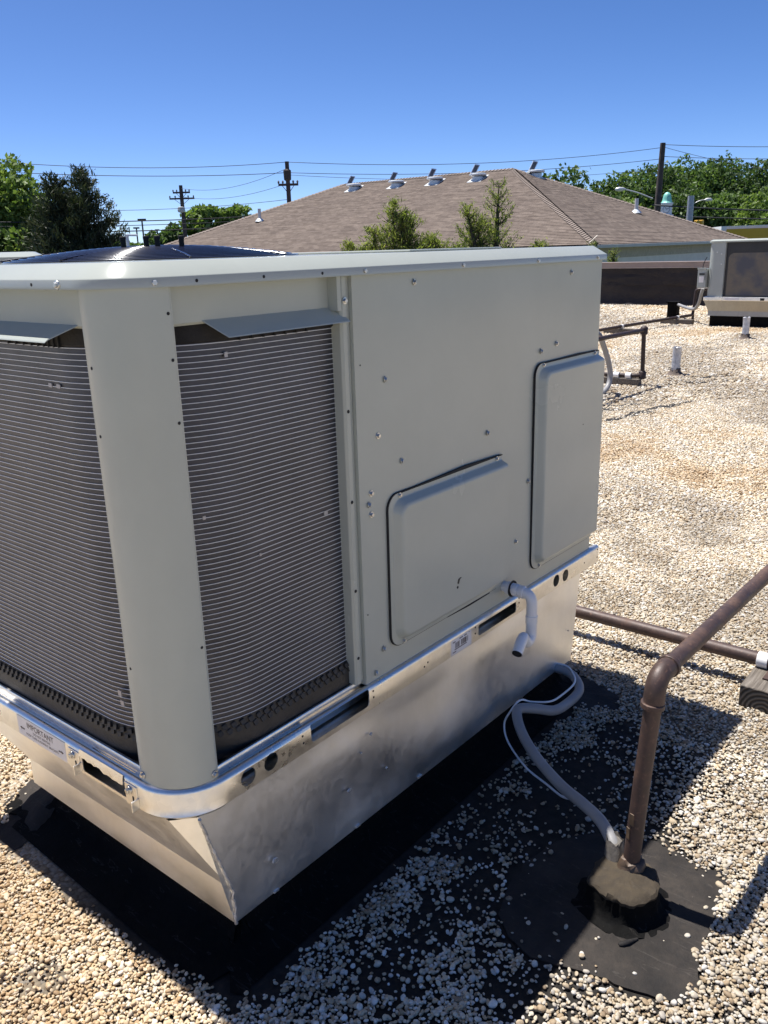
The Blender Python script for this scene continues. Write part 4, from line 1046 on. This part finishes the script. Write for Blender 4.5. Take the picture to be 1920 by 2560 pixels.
for y in (by+3.2, by+8.2, by+17): 
    MB().tube(bendpath([(bx-ov-.05,y,ze-.12),(bx-ov-.05,y,ze-.3),(bx-.06,y,ze-.75),(bx-.06,y,GZ)], .05, 3), .05, 8).build('downspout', GUT, NB, smooth=60)
MB().tube(smoothpath([(bx-ov-.1,by-.25,ze-.4),(bx-ov-.16,by-.27,ze+.02),(bx-ov-.05,by-.35,ze+.16),(bx-ov+.1,by-.45,ze+.3)], 4), .015, 6).build('service_wire', GUT, NB, smooth=60)
MB().box(bx-.10, bx, by+2.0, by+2.14, -.25, .02).build('wall_lamp', simple('lamp_dark', (.08,.08,.08), .5), NB)
WHITEVENT = simple('pale_metal_vent', (.62,.66,.68), .4, .3, .08, 5)
PANEL = NT('solar_cell').set(color=(.13,.125,.125), rough=.3).m
def attic_vent(x, y, on='f', sc_=1.0):
    s_ = (x-bx) if on == 'f' else (y-by)
    z = ez+s_*PITCH
    m = MB().lathe([(.27,-.10),(.27,.10),(.24,.11)], (x, y, z), 20); o = m.build('attic_vent', WHITEVENT, NB, smooth=40)
    MB().lathe([(.28,.10),(.39,.115),(.41,.145),(.40,.19),(.35,.215),(.30,.22),(.29,.20),(.2,.195)], (x, y, z+.04), 24).build('vent_hood', WHITEVENT, o, smooth=40)
    MB().lathe([(.26,.0),(.26,.001)], (x, y, z+.27), 20).build('vent_throat', simple('vent_inner', (.3,.32,.33), .5), o)
    rv = Vector((math.sin(yaw), -math.cos(yaw), 0)); fv = Vector((math.cos(yaw), math.sin(yaw), 0))
    c = Vector((x, y, z+.44))-rv*.14-fv*.1; a = rv*.11+Vector((0,0,.20))+fv*.08; b_ = rv*.125-Vector((0,0,.02))+fv*.03; nn = a.cross(b_).normalized()
    MB().obox(c, a, b_, nn*.018).build('panel_frame', simple('panel_frame', (.8,.8,.8), .4, .3), o)
    MB().obox(c-nn*.0, a*.80, b_*.70, nn*.022).build('solar_panel', PANEL, o)
    MB().tube([c-a*.4, (x, y+.1, z+.25)], .018, 6).build('panel_strut', WHITEVENT, o)
    bb = MB(); th = math.atan(PITCH); 
    ax_ = Vector((math.cos(th),0,math.sin(th))) if on == 'f' else Vector((0,math.cos(th),math.sin(th))); ay_ = Vector((0,1,0)) if on == 'f' else Vector((1,0,0))
    bb.obox((x, y, z+.02), ax_*.42, ay_*.38, ax_.cross(ay_)*.008).build('base_flashing', WHITEVENT, o)
for x, y in ((35.29,29.98),(35.22,27.08),(35.20,24.67),(35.18,22.16)): attic_vent(x, y)
attic_vent(36.87, 20.03, 'r')
for x, y, z in ((31.74,33.54,3.15),(38.38,15.65,2.82)):
    o = MB().tube([(x,y,z-.1),(x,y,z+.62)], .085, 12).build('plumbing_vent', simple('pale_pipe', (.6,.6,.6), .5), NB, smooth=50)
    MB().lathe([(.26,-.02),(.2,.06),(.11,.14)], (x, y, z), 14).build('vent_flashing', WHITEVENT, o, smooth=50)

# ------------------------------------------------------------------ trees
def leaf_mat(name, stops, trans=.35):
    t = NT(name); g_ = t.n('ShaderNodeNewGeometry').outputs['Random Per Island']
    n = t.noise(.9, 4, .6)
    c = t.ramp(t.math('ADD', t.math('MULTIPLY', g_, .6), t.math('MULTIPLY', n, .4)), stops)
    t.set(color=c, rough=.55, spec=.3)
    tr = t.n('ShaderNodeBsdfTranslucent'); t.l(t.mix(1.0, c, (1.25,1.35,.7), 'MULTIPLY'), tr.inputs['Color'])
    ms = t.n('ShaderNodeMixShader'); ms.inputs[0].default_value = trans
    t.l(t.b.outputs[0], ms.inputs[1]); t.l(tr.outputs[0], ms.inputs[2]); t.l(ms.outputs[0], t.out.inputs['Surface']); return t.m
LEAF_A = leaf_mat('leaves_mid', [(.2,(.055,.10,.028)),(.5,(.115,.185,.055)),(.85,(.19,.27,.09))])
LEAF_B = leaf_mat('leaves_bright', [(.2,(.08,.13,.03)),(.5,(.15,.225,.055)),(.85,(.25,.32,.10))])
LEAF_C = leaf_mat('leaves_dark', [(.2,(.038,.07,.022)),(.5,(.075,.125,.04)),(.85,(.13,.19,.065))])
NEEDLE_D = leaf_mat('needles_dark', [(.2,(.018,.030,.016)),(.55,(.04,.058,.028)),(.9,(.10,.098,.055))], .15)
NEEDLE_L = leaf_mat('needles_light', [(.15,(.075,.105,.025)),(.5,(.20,.25,.06)),(.85,(.36,.37,.12))], .45)
BARK = simple('bark', (.075,.058,.045), .9, 0, .35, 6, .8, 14)
def cards(c, size, g_, aspect=1.0, upbias=0.0, dirs=None):
    """c: Nx3 centres -> bent leaf quads"""
    n = len(c); a = g_.normal(size=(n,3)); a[:,2] += upbias; 
    if dirs is not None: a = dirs+g_.normal(size=(n,3))*.35
    a /= np.linalg.norm(a, axis=1)[:,None]
    b_ = np.cross(a, g_.normal(size=(n,3))); b_ /= np.linalg.norm(b_, axis=1)[:,None]
    s = size*g_.uniform(.6, 1.3, n)[:,None]
    v = np.stack([c-a*s-b_*s*.12*aspect, c-b_*s*.55*aspect, c+a*s, c+b_*s*.55*aspect], 1).reshape(-1, 3)
    f = np.arange(4*n).reshape(-1, 4)
    return v, f
def npmesh(name, v, f, mat, parent):
    me = bpy.data.meshes.new(name); me.vertices.add(len(v)); me.vertices.foreach_set('co', np.ascontiguousarray(v, np.float32).ravel())
    n, k = f.shape; me.loops.add(n*k); me.loops.foreach_set('vertex_index', f.astype(np.int32).ravel())
    me.polygons.add(n); me.polygons.foreach_set('loop_start', (np.arange(n)*k).astype(np.int32)); me.update(calc_edges=True)
    return link(name, me, mat, parent)
def tree(name, x, y, top, rad, label, mat, seed, n=9000, leaf=.22, base=None, lobes=26, flat=1.0, group='trees beyond the buildings'):
    g_ = np.random.default_rng(seed); h = top-GZ; cb = GZ+h*.22 if base is None else base
    t = thing(name, (x, y, GZ), label, 'tree', group)
    tr_ = MB(); lean = g_.normal(0, .3, 2)
    tr_.tube([(x,y,GZ-.2),(x+lean[0]*.3,y+lean[1]*.3,GZ+h*.3),(x+lean[0],y+lean[1],GZ+h*.75)], [h*.026,h*.019,h*.006], 9)
    cz = (cb+top)/2; hz = (top-cb)/2; L_ = []
    for i in range(lobes):
        u = g_.normal(size=3); u /= np.linalg.norm(u); r_ = g_.uniform(.35, .80)
        c = np.array([x+u[0]*rad*r_, y+u[1]*rad*r_, cz+u[2]*hz*r_*1.0]); q = rad*g_.uniform(.22, .40)
        if c[2]+q > top: c[2] = top-q*.8
        # narrower at the top
        k = 1-.45*max(0, (c[2]-cz)/hz); c[0] = x+(c[0]-x)*k; c[1] = y+(c[1]-y)*k
        L_.append((c, q))
        if i < 12: 
            s0 = Vector((x+lean[0]*.5, y+lean[1]*.5, GZ+h*(.28+.035*i))); tr_.tube([s0, s0.lerp(Vector(c), .55)+Vector((0,0,-.1*q)), Vector(c)], [h*.009,h*.006,h*.002], 6)
    mx = max(c[2]+q*.8 for c, q in L_); L_ = [(np.array([c[0], c[1], cb+(c[2]-cb)*(top-cb)/(mx-cb)]), q) for c, q in L_]
    tr_.build('trunk', BARK, t, smooth=60)
    V = []; Fc = []; o_ = 0
    wts = np.array([q*q for _, q in L_]); cnt = (n*wts/wts.sum()).astype(int)
    for (c, q), m_ in zip(L_, cnt):
        u = g_.normal(size=(m_,3)); u /= np.linalg.norm(u, axis=1)[:,None]
        r_ = q*(g_.uniform(.55, 1.0, m_)**.6)*(1+.22*np.sin(u[:,0]*5+c[0]*3)*np.sin(u[:,1]*6+c[1])*1.0+.18*np.sin(u[:,2]*7+c[2]*2))
        v, f = cards(c+u*r_[:,None]*np.array([1,1,.85*flat]), leaf, g_, 1.0); V.append(v); Fc.append(f+o_); o_ += len(v)
    npmesh('crown', np.concatenate(V), np.concatenate(Fc), mat, t); return t
tree('leafy_tree', 25.6, 46.9, 7.0, 4.0, 'bright leafy tree at the left edge beside the dark pine', LEAF_B, 21, 30000, .165, base=-2.5, lobes=44)
tree('leafy_tree', 22.5, 52.0, 7.0, 4.4, 'leafy tree at the left frame edge behind the bright one', LEAF_A, 22, 12000, .22, base=-2.5)
def conifer(name, x, y, top, rad, label, mat, seed, tiers=26, tuft=.30, leaders=((0,0,1.0),), blades=7, dens=1.0, base=None, up=.25, group=None, droop=0.0, prof=None):
    g_ = np.random.default_rng(seed); h = top-GZ; t = thing(name, (x, y, GZ), label, 'tree', group)
    zb = GZ+.4 if base is None else base
    tr_ = MB(); C = []; D = []
    for lx, ly, lh in leaders:
        tz = zb+(top-zb)*lh; X0 = np.array([x, y, GZ-.2]); X1 = np.array([x+lx*.55, y+ly*.55, zb+(tz-zb)*.35]); X2 = np.array([x+lx, y+ly, tz])
        tr_.tube([tuple(X0), tuple(X1), tuple(X2)], [h*.014+.03, h*.010+.02, .012], 8)
        for i in range(tiers):
            k = (i+g_.random())/tiers; z = zb+(tz-zb)*k*.985
            kk = (z-GZ)/(tz-GZ); ax = X1+(X2-X1)*max(0, (z-X1[2])/(X2[2]-X1[2])) if z > X1[2] else X0+(X1-X0)*(z-X0[2])/(X1[2]-X0[2])
            wdt = rad*(prof(k) if prof else (1-k)**.7*(.75+.25*min(1, k*5)))/(1+.4*(len(leaders)-1)*(0))
            nb = 5 if len(leaders) < 3 else 4
            for j in range(nb):
                a = g_.uniform(0, 6.283); L_ = wdt*g_.uniform(.55, 1.1)+.12
                d = np.array([math.cos(a), math.sin(a), up+g_.normal(0, .12)-droop*(1-k)]); 
                e = ax+d*L_; mid = ax+d*L_*.5-np.array([0,0,.05*L_]); e[2] += .18*L_
                tr_.tube([tuple(ax), tuple(mid), tuple(e)], [.012+.012*L_, .008+.006*L_, .005], 5)
                m_ = max(3, int(L_/tuft*2.4*dens))
                for q in range(m_):
                    u = (q+.6+g_.random()*.5)/m_; pt = (1-u)**2*ax+2*u*(1-u)*mid+u*u*e
                    if u < .22: continue
                    off = g_.normal(0, .16*tuft+.05*L_, 3)*[1,1,.6]
                    C.append(pt+off); D.append(np.array([d[0]*.55, d[1]*.55, .75]))
            C.append(X1+(X2-X1)*k); D.append(np.array([0,0,1.]))
    tr_.build('trunk', BARK, t, smooth=60)
    C = np.array(C); D = np.array(D); D /= np.linalg.norm(D, axis=1)[:,None]
    C = np.repeat(C, blades, 0); D = np.repeat(D, blades, 0); C = C+g_.normal(0, tuft*.30, C.shape)
    D = D+g_.normal(0, .45, D.shape); D /= np.linalg.norm(D, axis=1)[:,None]
    v, f = cards(C, tuft*.42, g_, .34, dirs=D)
    npmesh('needles', v, f, mat, t); return t
conifer('dark_pine', 24.0, 38.6, 5.75, 2.85, 'dense dark pine tree beyond the fan guard at left', NEEDLE_D, 31, 46, .36, leaders=((-.55,.45,.97),(.5,-.4,1.0),(0,0,.9)), blades=10, base=-4.2, dens=1.75, prof=lambda k: (1-k**2.2)*.95+.08)
# young pines between the parapet and the neighbouring building
conifer('young_pine', 21.95, 16.8, 3.02, 1.4, 'bushy young pine with several leaders in front of the brown roof', NEEDLE_L, 41, 26, .20, leaders=((0,0,1.0),(-.55,.48,.76),(.46,-.42,.86),(.95,-.88,.68),(.25,-.2,.90)), blades=7, base=-.4, dens=.72, up=.55, group='young pines in front of the brown roof', prof=lambda k: (1-k)**.9*.62+.05)
conifer('young_pine', 24.45, 14.55, 3.50, 1.1, 'sparse spindly young pine with bare branches before the brown roof', NEEDLE_L, 45, 15, .17, leaders=((.12,-.1,1.0),(-.75,.62,.78),(-.45,.4,.66)), blades=7, base=.3, dens=.95, up=.75, group='young pines in front of the brown roof', prof=lambda k: (1-k)**.7*.72+.05)
conifer('young_pine', 20.98, 17.9, 1.78, .4, 'short young pine tip at the left of the bushy one', NEEDLE_L, 47, 16, .17, leaders=((0,0,1.0),(.3,-.3,.85)), blades=7, base=0.2, up=.6, group='young pines in front of the brown roof', prof=lambda k: (1-k)**.8*.6+.06)
conifer('young_pine', 22.9, 15.7, 1.72, .8, 'low pine tip filling the gap between the bushy and the sparse pine', NEEDLE_L, 48, 14, .18, leaders=((0,0,1.0),(.5,-.45,.9),(-.4,.4,.9)), blades=7, base=0.2, up=.5, group='young pines in front of the brown roof', prof=lambda k: (1-k)**.5*.7+.1)
conifer('young_pine', 25.3, 13.3, 1.55, .5, 'low pine tip just right of the sparse pine', NEEDLE_L, 49, 12, .17, blades=7, base=0.2, up=.6, group='young pines in front of the brown roof', prof=lambda k: (1-k)**.6*.7+.1)
conifer('young_pine', 25.1, 11.35, 1.45, .07, 'thin pine tip against the pale wall above the parapet', NEEDLE_L, 50, 14, .09, blades=7, base=.5, up=.9, group='young pines in front of the brown roof', prof=lambda k: .5)
conifer('young_pine', 25.0, 10.55, 1.22, .07, 'lower thin pine tip against the pale wall above the parapet', NEEDLE_L, 51, 10, .09, blades=7, base=.5, up=.9, group='young pines in front of the brown roof', prof=lambda k: .5)
# small trees behind the left end of the brown roof
for i, (x, y, z, r_, lb) in enumerate(((57.75,70.2,6.45,3.0,'taller rounded tree left of the brown roof, right of the pole'),(60.2,68.0,6.35,3.0,'rounded tree touching the left slope of the brown roof'),(55.2,72.5,4.6,2.8,'low dark tree behind the crossarm pole'),(51.5,73.5,3.4,3.0,'low tree seen above the fan guard between the lamp poles'),(46.0,74.0,3.6,3.2,'low tree seen just right of the dark pine'))):
    tree('small_tree', x, y, z, r_, lb, LEAF_C if i == 2 else LEAF_A if i > 2 else LEAF_B, 60+i, 4200, .30, base=-3, lobes=18)
# wood at right, tree by tree
RT = [(93.0,46.5,6.2,4.2,0),(95.3,43.6,8.3,4.6,2),(96.8,41.2,9.3,4.6,0),(99.0,38.6,9.9,4.6,2),(103.2,37.6,10.6,4.8,0),(104.4,34.6,10.6,4.8,2),(105.2,31.3,10.0,4.8,2),(107.0,27.6,10.1,5.0,0),(109.0,23.2,10.0,5.0,2),
      (98.5,31.6,6.4,4.0,0),(88.0,39.6,6.0,3.6,1),(97.0,27.0,5.9,3.4,1),(96.5,35.5,7.0,4.2,2),(99.5,24.4,7.6,4.4,2)]
RL = ['leftmost tree of the wood at right, low at its edge','tree left of the leaning pole with a rounded crown','tree just left of the leaning pole top','tall tree right behind the leaning pole','tall tree right of the leaning pole with pointed crown','tall dark tree in the middle of the wood at right','dark tree towards the right of the wood','tree at the right frame edge in the back row','tree beyond the right frame edge of the wood','lower tree behind the grey steel mast','yellowish low tree behind the street lamp arm','pale green low tree above the petrol canopy','lower dark tree behind the clock turret','lower dark tree at the right frame edge above the canopy']
for i, ((x, y, z, r_, m_), lb) in enumerate(zip(RT, RL)):
    tree('wood_tree', x, y, z+.2, r_*1.22, lb, (LEAF_A, LEAF_B, LEAF_C)[m_], 80+i, 17000, .23, base=-3.5, lobes=52, group='trees of the wood at right')
tree('wood_tree', 81.6, 42.4, 9.0, 5.6, 'dark round tree just behind the right end of the roof ridge', LEAF_C, 99, 9000, .25, base=-3, lobes=40, group='trees of the wood at right')

# ------------------------------------------------------------------ utility poles, wires, lamps
PWOOD = simple('utility_pole_wood', (.07,.055,.05), .9, 0, .3, 3, .5, 10)
INSUL = simple('insulator', (.16,.15,.15), .5)
def pole(x, y, top, label, arms, r_=.15, lean=(0,0)):
    t = thing('utility_pole', (x, y, GZ), label, 'utility pole', 'wooden utility poles')
    MB().tube([(x,y,GZ),(x+lean[0],y+lean[1],top)], [r_*1.25, r_*.8], 10).build('pole_shaft', PWOOD, t, smooth=60)
    dx, dy = math.sin(yaw), -math.cos(yaw)
    for z, hw in arms:
        m = MB().obox((x+lean[0]+.02, y+lean[1], z), Vector((dx,dy,0))*hw, Vector((-dy,dx,0))*.06, Vector((0,0,.07))); o = m.build('crossarm', PWOOD, t)
        for k in (-1, -.55, .55, 1):
            MB().lathe([(.03,0),(.06,.05),(.07,.13),(.03,.2)], (x+lean[0]+dx*hw*k*.95, y+lean[1]+dy*hw*k*.95, z+.06), 8).build('insulator', INSUL, o)
        for k in (-1, 1): MB().tube([(x+lean[0]+dx*hw*.6*k, y+lean[1]+dy*hw*.6*k, z-.05), (x+lean[0], y+lean[1], z-.55)], .02, 5).build('arm_brace', PWOOD, o)
    return t
T1_ = pole(41.2, 40.75, 7.15, 'tall utility pole with one crossarm left of the roof ridge', ((5.75, .65),), .17)
MB().lathe([(.12,5.95),(.24,6.05),(.26,6.6),(.12,6.7)], (41.15,40.72,0), 12).build('cutout_bracket', PWOOD, T1_)
T2_ = pole(50.1, 63.0, 7.45, 'smaller utility pole with two crossarms above the low trees', ((6.85, .75),(6.35, 1.1)), .20, (0,0))
MB().lathe([(.1,5.15),(.3,5.2),(.34,5.35),(.3,5.6),(.1,5.65)], (49.7,62.7,0), 12).build('security_lamp', simple('lamp_head_grey', (.5,.5,.5), .4), T2_)
TR_ = pole(63.3, 25.0, 8.35, 'leaning wooden utility pole before the wood at right', (), .24, (.55,-.12))
T0_ = pole(18.2, 52.6, 7.9, 'utility pole hidden by the leafy tree at the left edge', ((6.9, .9),), .17)
WIRE = simple('black_wire', (.03,.03,.033), .6)
def wire(a, b_, sag, r_, label):
    a, b_ = Vector(a), Vector(b_); n = 24
    pts = [a.lerp(b_, i/n)-Vector((0,0,sag*4*(i/n)*(1-i/n))) for i in range(n+1)]
    o = MB().tube(pts, r_, 5).build('power_line', WIRE, smooth=180); tag(o, label, 'wire', 'overhead wires')
wire((18.2,52.6,7.85),(41.2,40.75,7.12),.75,.018,'topmost overhead wire running left from the tall pole')
wire((18.2,52.6,7.05),(41.2,40.75,6.48),.50,.020,'second overhead wire running left from the tall pole')
wire((18.2,52.6,5.2),(41.2,40.75,4.85),.75,.015,'faint lower overhead wire left of the tall pole')
wire((41.2,40.75,7.12),(63.85,24.9,8.05),.55,.018,'topmost overhead wire above the roof ridge to the leaning pole')
wire((41.2,40.75,6.48),(63.8,24.9,7.28),.45,.018,'second overhead wire above the roof ridge to the leaning pole')
wire((41.15,40.8,6.35),(63.7,24.9,6.6),.50,.013,'third overhead wire low above the roof ridge')
wire((63.85,24.9,8.25),(75,4.0,8.0),.5,.020,'topmost wire running right from the leaning pole')
wire((63.85,24.9,7.45),(75,4.0,7.2),.5,.020,'second wire running right from the leaning pole')
wire((63.85,24.9,8.1),(86,18.0,6.6),.4,.016,'wire slanting down right from the leaning pole into the wood')
wire((50.1,63.0,7.2),(41.2,40.75,6.75),.6,.014,'upper thin wire linking the two left poles')
wire((50.1,63.0,6.5),(41.2,40.75,5.85),.5,.014,'lower thin wire linking the two left poles')
for i, (z0, z1, lb) in enumerate(((3.72,3.75,'upper of the thick cables crossing the dark pine'),(3.52,3.5,'middle thick cable crossing the dark pine'),(3.28,3.15,'lowest thick cable crossing the dark pine'))):
    wire((9.5,47.5,z0+.3),(41.1,40.7,z1+.2),.50,.030 if i != 1 else .02,lb)
wire((62.9,25.05,4.1),(75,4,3.2),.4,.05,'thick cable sagging right from the leaning pole above the canopy')
wire((62.9,25.05,3.4),(75,4,2.6),.3,.04,'lower cable just above the petrol canopy')
LAMPM = simple('pale_lamp_metal', (.62,.62,.62), .4, .4)
SL = thing('street_lamp', (63.1, 25.0, 5.0), 'street lamp arm reaching left from the leaning pole', 'street lamp', 'street lamps')
hd = Vector((-math.sin(yaw), math.cos(yaw), 0)); c0 = Vector((63.0,25.05,4.55))
MB().tube(smoothpath([c0, c0+hd*1.1+Vector((0,0,.42)), c0+hd*2.2+Vector((0,0,.72))], 5), .045, 8).build('arm', LAMPM, SL, smooth=60)
MB().lathe([(.03,-.42),(.13,-.2),(.17,.1),(.10,.35),(.02,.4)], c0+hd*2.4+Vector((0,0,.70)), 12, axis=hd).build('lamp_head', LAMPM, SL, smooth=60)
MP = thing('steel_mast', (62.4, 22.0, GZ), 'thick grey steel mast right of the clock turret', 'mast')
MB().tube([(62.4,22.0,GZ),(62.4,22.0,4.55)], [.24,.22], 16).build('shaft', simple('grey_steel', (.36,.37,.40), .5, .4), MP, smooth=60)
MB().tube(smoothpath([(62.4,22.0,3.9),(62.75,21.5,4.2),(63.0,21.1,4.25)], 4), .03, 6).build('lamp_arm', LAMPM, MP, smooth=60)
MB().lathe([(.02,-.3),(.12,-.1),(.12,.15),(.02,.3)], (63.05,21.0,4.25), 10, axis=(.6,-.7,0)).build('lamp_head', LAMPM, MP, smooth=60)
TS = thing('traffic_signal', (60.3, 20.55, GZ), 'yellow traffic signal hanging by the foot of the grey mast', 'traffic signal')
MB().box(60.15,60.45,20.25,20.85,2.35,2.85).build('housing', simple('signal_yellow', (.62,.36,.03), .5), TS, bevel=.05)
MB().tube([(60.3,20.55,GZ),(60.3,20.55,2.36)], .06, 8).build('post', simple('signal_post', (.3,.3,.3), .5, .5), TS, smooth=60)
for z in (2.48, 2.72): MB().lathe([(.10,0),(.13,.18),(.12,.19)], (60.13,20.6,z), 12, axis=(-.8,-.6,0)).build('visor', simple('signal_visor', (.55,.32,.03), .5), TS)
for x, y, z, k, lb in ((47.3,65.3,4.62,.85,'taller dark car-park light pole above the fan guard'),(53.2,74.5,4.25,.7,'shorter dark light pole left of the taller one'),(54.5,72.9,4.0,.5,'short dark light pole left of the crossarm pole')):
    t = thing('car_park_light', (x, y, GZ), lb, 'light pole', 'car-park light poles'); dm = simple('dark_bronze', (.05,.045,.045), .5, .3)
    MB().tube([(x,y,GZ),(x,y,z)], .07, 8).build('post', dm, t, smooth=60)
    MB().obox((x,y,z+.04), Vector((math.sin(yaw),-math.cos(yaw),0))*.4*k, Vector((math.cos(yaw),math.sin(yaw),0))*.15, Vector((0,0,.07))).build('lamp_head', dm, t)
t = thing('street_lamp', (24.2, 34.65, GZ), 'white lamp post with short arm right of the dark pine', 'street lamp', 'street lamps')
wm = simple('white_lamp_paint', (.8,.8,.8), .4)
MB().tube([(24.2,34.65,GZ),(24.2,34.65,2.55)], .075, 10).build('post', wm, t, smooth=60)
MB().obox((24.2+.22*math.sin(yaw),34.65-.22*math.cos(yaw),2.52), Vector((math.sin(yaw),-math.cos(yaw),-.03))*.27, Vector((math.cos(yaw),math.sin(yaw),0))*.1, Vector((0,0,.045))).build('arm_head', wm, t, bevel=.02)
t = thing('flat_roof_building', (58, 84, GZ), 'low tan flat-roofed building seen just above the fan guard', 'building')
MB().box(50, 72, 82.5, 95, GZ, 2.45).build('wall', simple('tan_wall', (.34,.28,.24), .85), t); MB().box(49.8, 72.2, 82.3, 95.2, 2.45, 2.95).build('parapet_band', simple('dark_band', (.16,.12,.11), .7), t)

# clock turret building
CT = thing('clock_building', (90, 34.6, GZ), 'building with white clock turret and green dome before the wood', 'building')
WHITE = simple('white_trim', (.78,.78,.78), .6, 0, .05); CX, CY = 90.3, 34.75
hd3 = Vector((-math.cos(yaw-.32), -math.sin(yaw-.32), 0)); sd3 = Vector((-hd3.y, hd3.x, 0))
def sq(hw, z0, z1, hw2=None):
    c = Vector((CX, CY, 0)); h2 = hw if hw2 is None else hw2; rows = []
    for q, z in ((hw, z0), (h2, z1)):
        pts = [c+hd3*q+sd3*q+Vector((0,0,z)), c-hd3*q+sd3*q+Vector((0,0,z)), c-hd3*q-sd3*q+Vector((0,0,z)), c+hd3*q-sd3*q+Vector((0,0,z))]; rows.append(pts+[pts[0]])
    m = MB().strip(rows); m.add(rows[0][:4], [(0,1,2,3)]); m.add(rows[1][:4], [(0,1,2,3)]); return m
tu = sq(.60, 3.05, 4.0).build('turret_base', WHITE, CT); sq(.74, 4.0, 4.14).build('cornice', WHITE, tu); tb = sq(.56, 4.14, 5.18).build('turret_body', WHITE, CT); sq(.64, 5.18, 5.32).build('cornice', WHITE, tb)
rows = []
for k in range(9):
    u = k/8; q = .60*(1-u)**.9*(1 if u > .3 else .9+.35*(.3-u)); q = [.62,.52,.47,.445,.42,.38,.31,.20,.04][k]; z = 5.32+1.05*[0,.10,.22,.36,.52,.68,.83,.94,1][k]
    c = Vector((CX, CY, z)); pts = [c+hd3*q*math.cos(a)+sd3*q*math.sin(a) for a in np.linspace(0, 2*math.pi, 17)]; rows.append(pts)
MB().strip(rows).build('dome', simple('green_copper', (.22,.56,.46), .5, .1), CT, smooth=60)
fc = Vector((CX, CY, 4.68))+hd3*.565
MB().lathe([(.36,0),(.36,.03),(.33,.035)], fc, 24, axis=hd3).build('clock_rim', simple('clock_rim', (.25,.27,.36), .5), CT); MB().lathe([(.31,.03),(.31,.045)], fc, 24, axis=hd3).build('clock_face', WHITE, CT)
for a, L_ in ((2.1, .22), (.4, .27)): MB().obox(fc+hd3*.055+(sd3*math.cos(a)+Vector((0,0,math.sin(a))))*L_*.5, (sd3*math.cos(a)+Vector((0,0,math.sin(a))))*L_*.5, (sd3*-math.sin(a)+Vector((0,0,math.cos(a))))*.02, hd3*.006).build('clock_hand', INKBLK, CT)
SLATE = simple('slate_roof', (.12,.12,.14), .7)
c = Vector((CX, CY, 0)); e1_ = -sd3
MB().prism([c+hd3*3+e1_*-5+Vector((0,0,1.2)), c+hd3*3+e1_*5.0+Vector((0,0,1.2)), c+hd3*3+e1_*1.2+Vector((0,0,3.1)), c+hd3*3-e1_*1.2+Vector((0,0,3.1))], -hd3*6).build('roof', SLATE, CT)
MB().prism([c+hd3*2.9+e1_*-4.7+Vector((0,0,GZ)), c+hd3*2.9+e1_*4.7+Vector((0,0,GZ)), c+hd3*2.9+e1_*4.7+Vector((0,0,1.3)), c+hd3*2.9-e1_*4.7+Vector((0,0,1.3))], -hd3*5.8).build('wall', WHITE, CT)
MB().prism([c+hd3*3.3+e1_*.8+Vector((0,0,1.6)), c+hd3*3.3+e1_*5.0+Vector((0,0,1.6)), c+hd3*3.3+e1_*1.6+Vector((0,0,3.2))], -hd3*.2).build('pediment', WHITE, CT)
# petrol station canopy
GC = thing('station_canopy', (70, 19, GZ), 'white and orange petrol station canopy at the right edge', 'canopy')
MB().prism([(68.7,21.8,1.75),(78.5,26.7,1.75),(84,15,1.75),(72,9,1.75)], (0,0,.75)).build('canopy_body', WHITE, GC)
f0, f1 = Vector((68.68,21.75,0)), Vector((71.9,9.0,0)); dn = (f1-f0).normalized(); nn_ = Vector((dn.y,-dn.x,0)); nn_ = nn_ if nn_.dot(Vector((-1,-.3,0))) > 0 else -nn_
MB().prism([f0+dn*.35+nn_*.05+Vector((0,0,1.45)), f1+nn_*.05+Vector((0,0,1.45)), f1+nn_*.05+Vector((0,0,2.28)), f0+dn*.35+nn_*.05+Vector((0,0,2.28))], nn_*.03).build('orange_fascia', simple('orange_fascia', (.60,.36,.02), .4, 0, .05), GC)
MB().prism([f0+dn*5+nn_*.09+Vector((0,0,1.95)), f1+nn_*.09+Vector((0,0,1.95)), f1+nn_*.09+Vector((0,0,2.08)), f0+dn*5+nn_*.09+Vector((0,0,2.08))], nn_*.02).build('fascia_stripe', simple('fascia_pale', (.68,.48,.12), .4), GC)
MB().prism([f0+nn_*.06+Vector((0,0,1.25)), f1+nn_*.06+Vector((0,0,1.25)), f1+nn_*.06+Vector((0,0,1.45)), f0+nn_*.06+Vector((0,0,1.45))], nn_*.02).build('red_trim', simple('red_trim', (.45,.04,.05), .5), GC)
for x, y in ((71,19.5),(74,12)): MB().box(x-.2,x+.2,y-.2,y+.2,GZ,1.76).build('column', WHITE, GC)
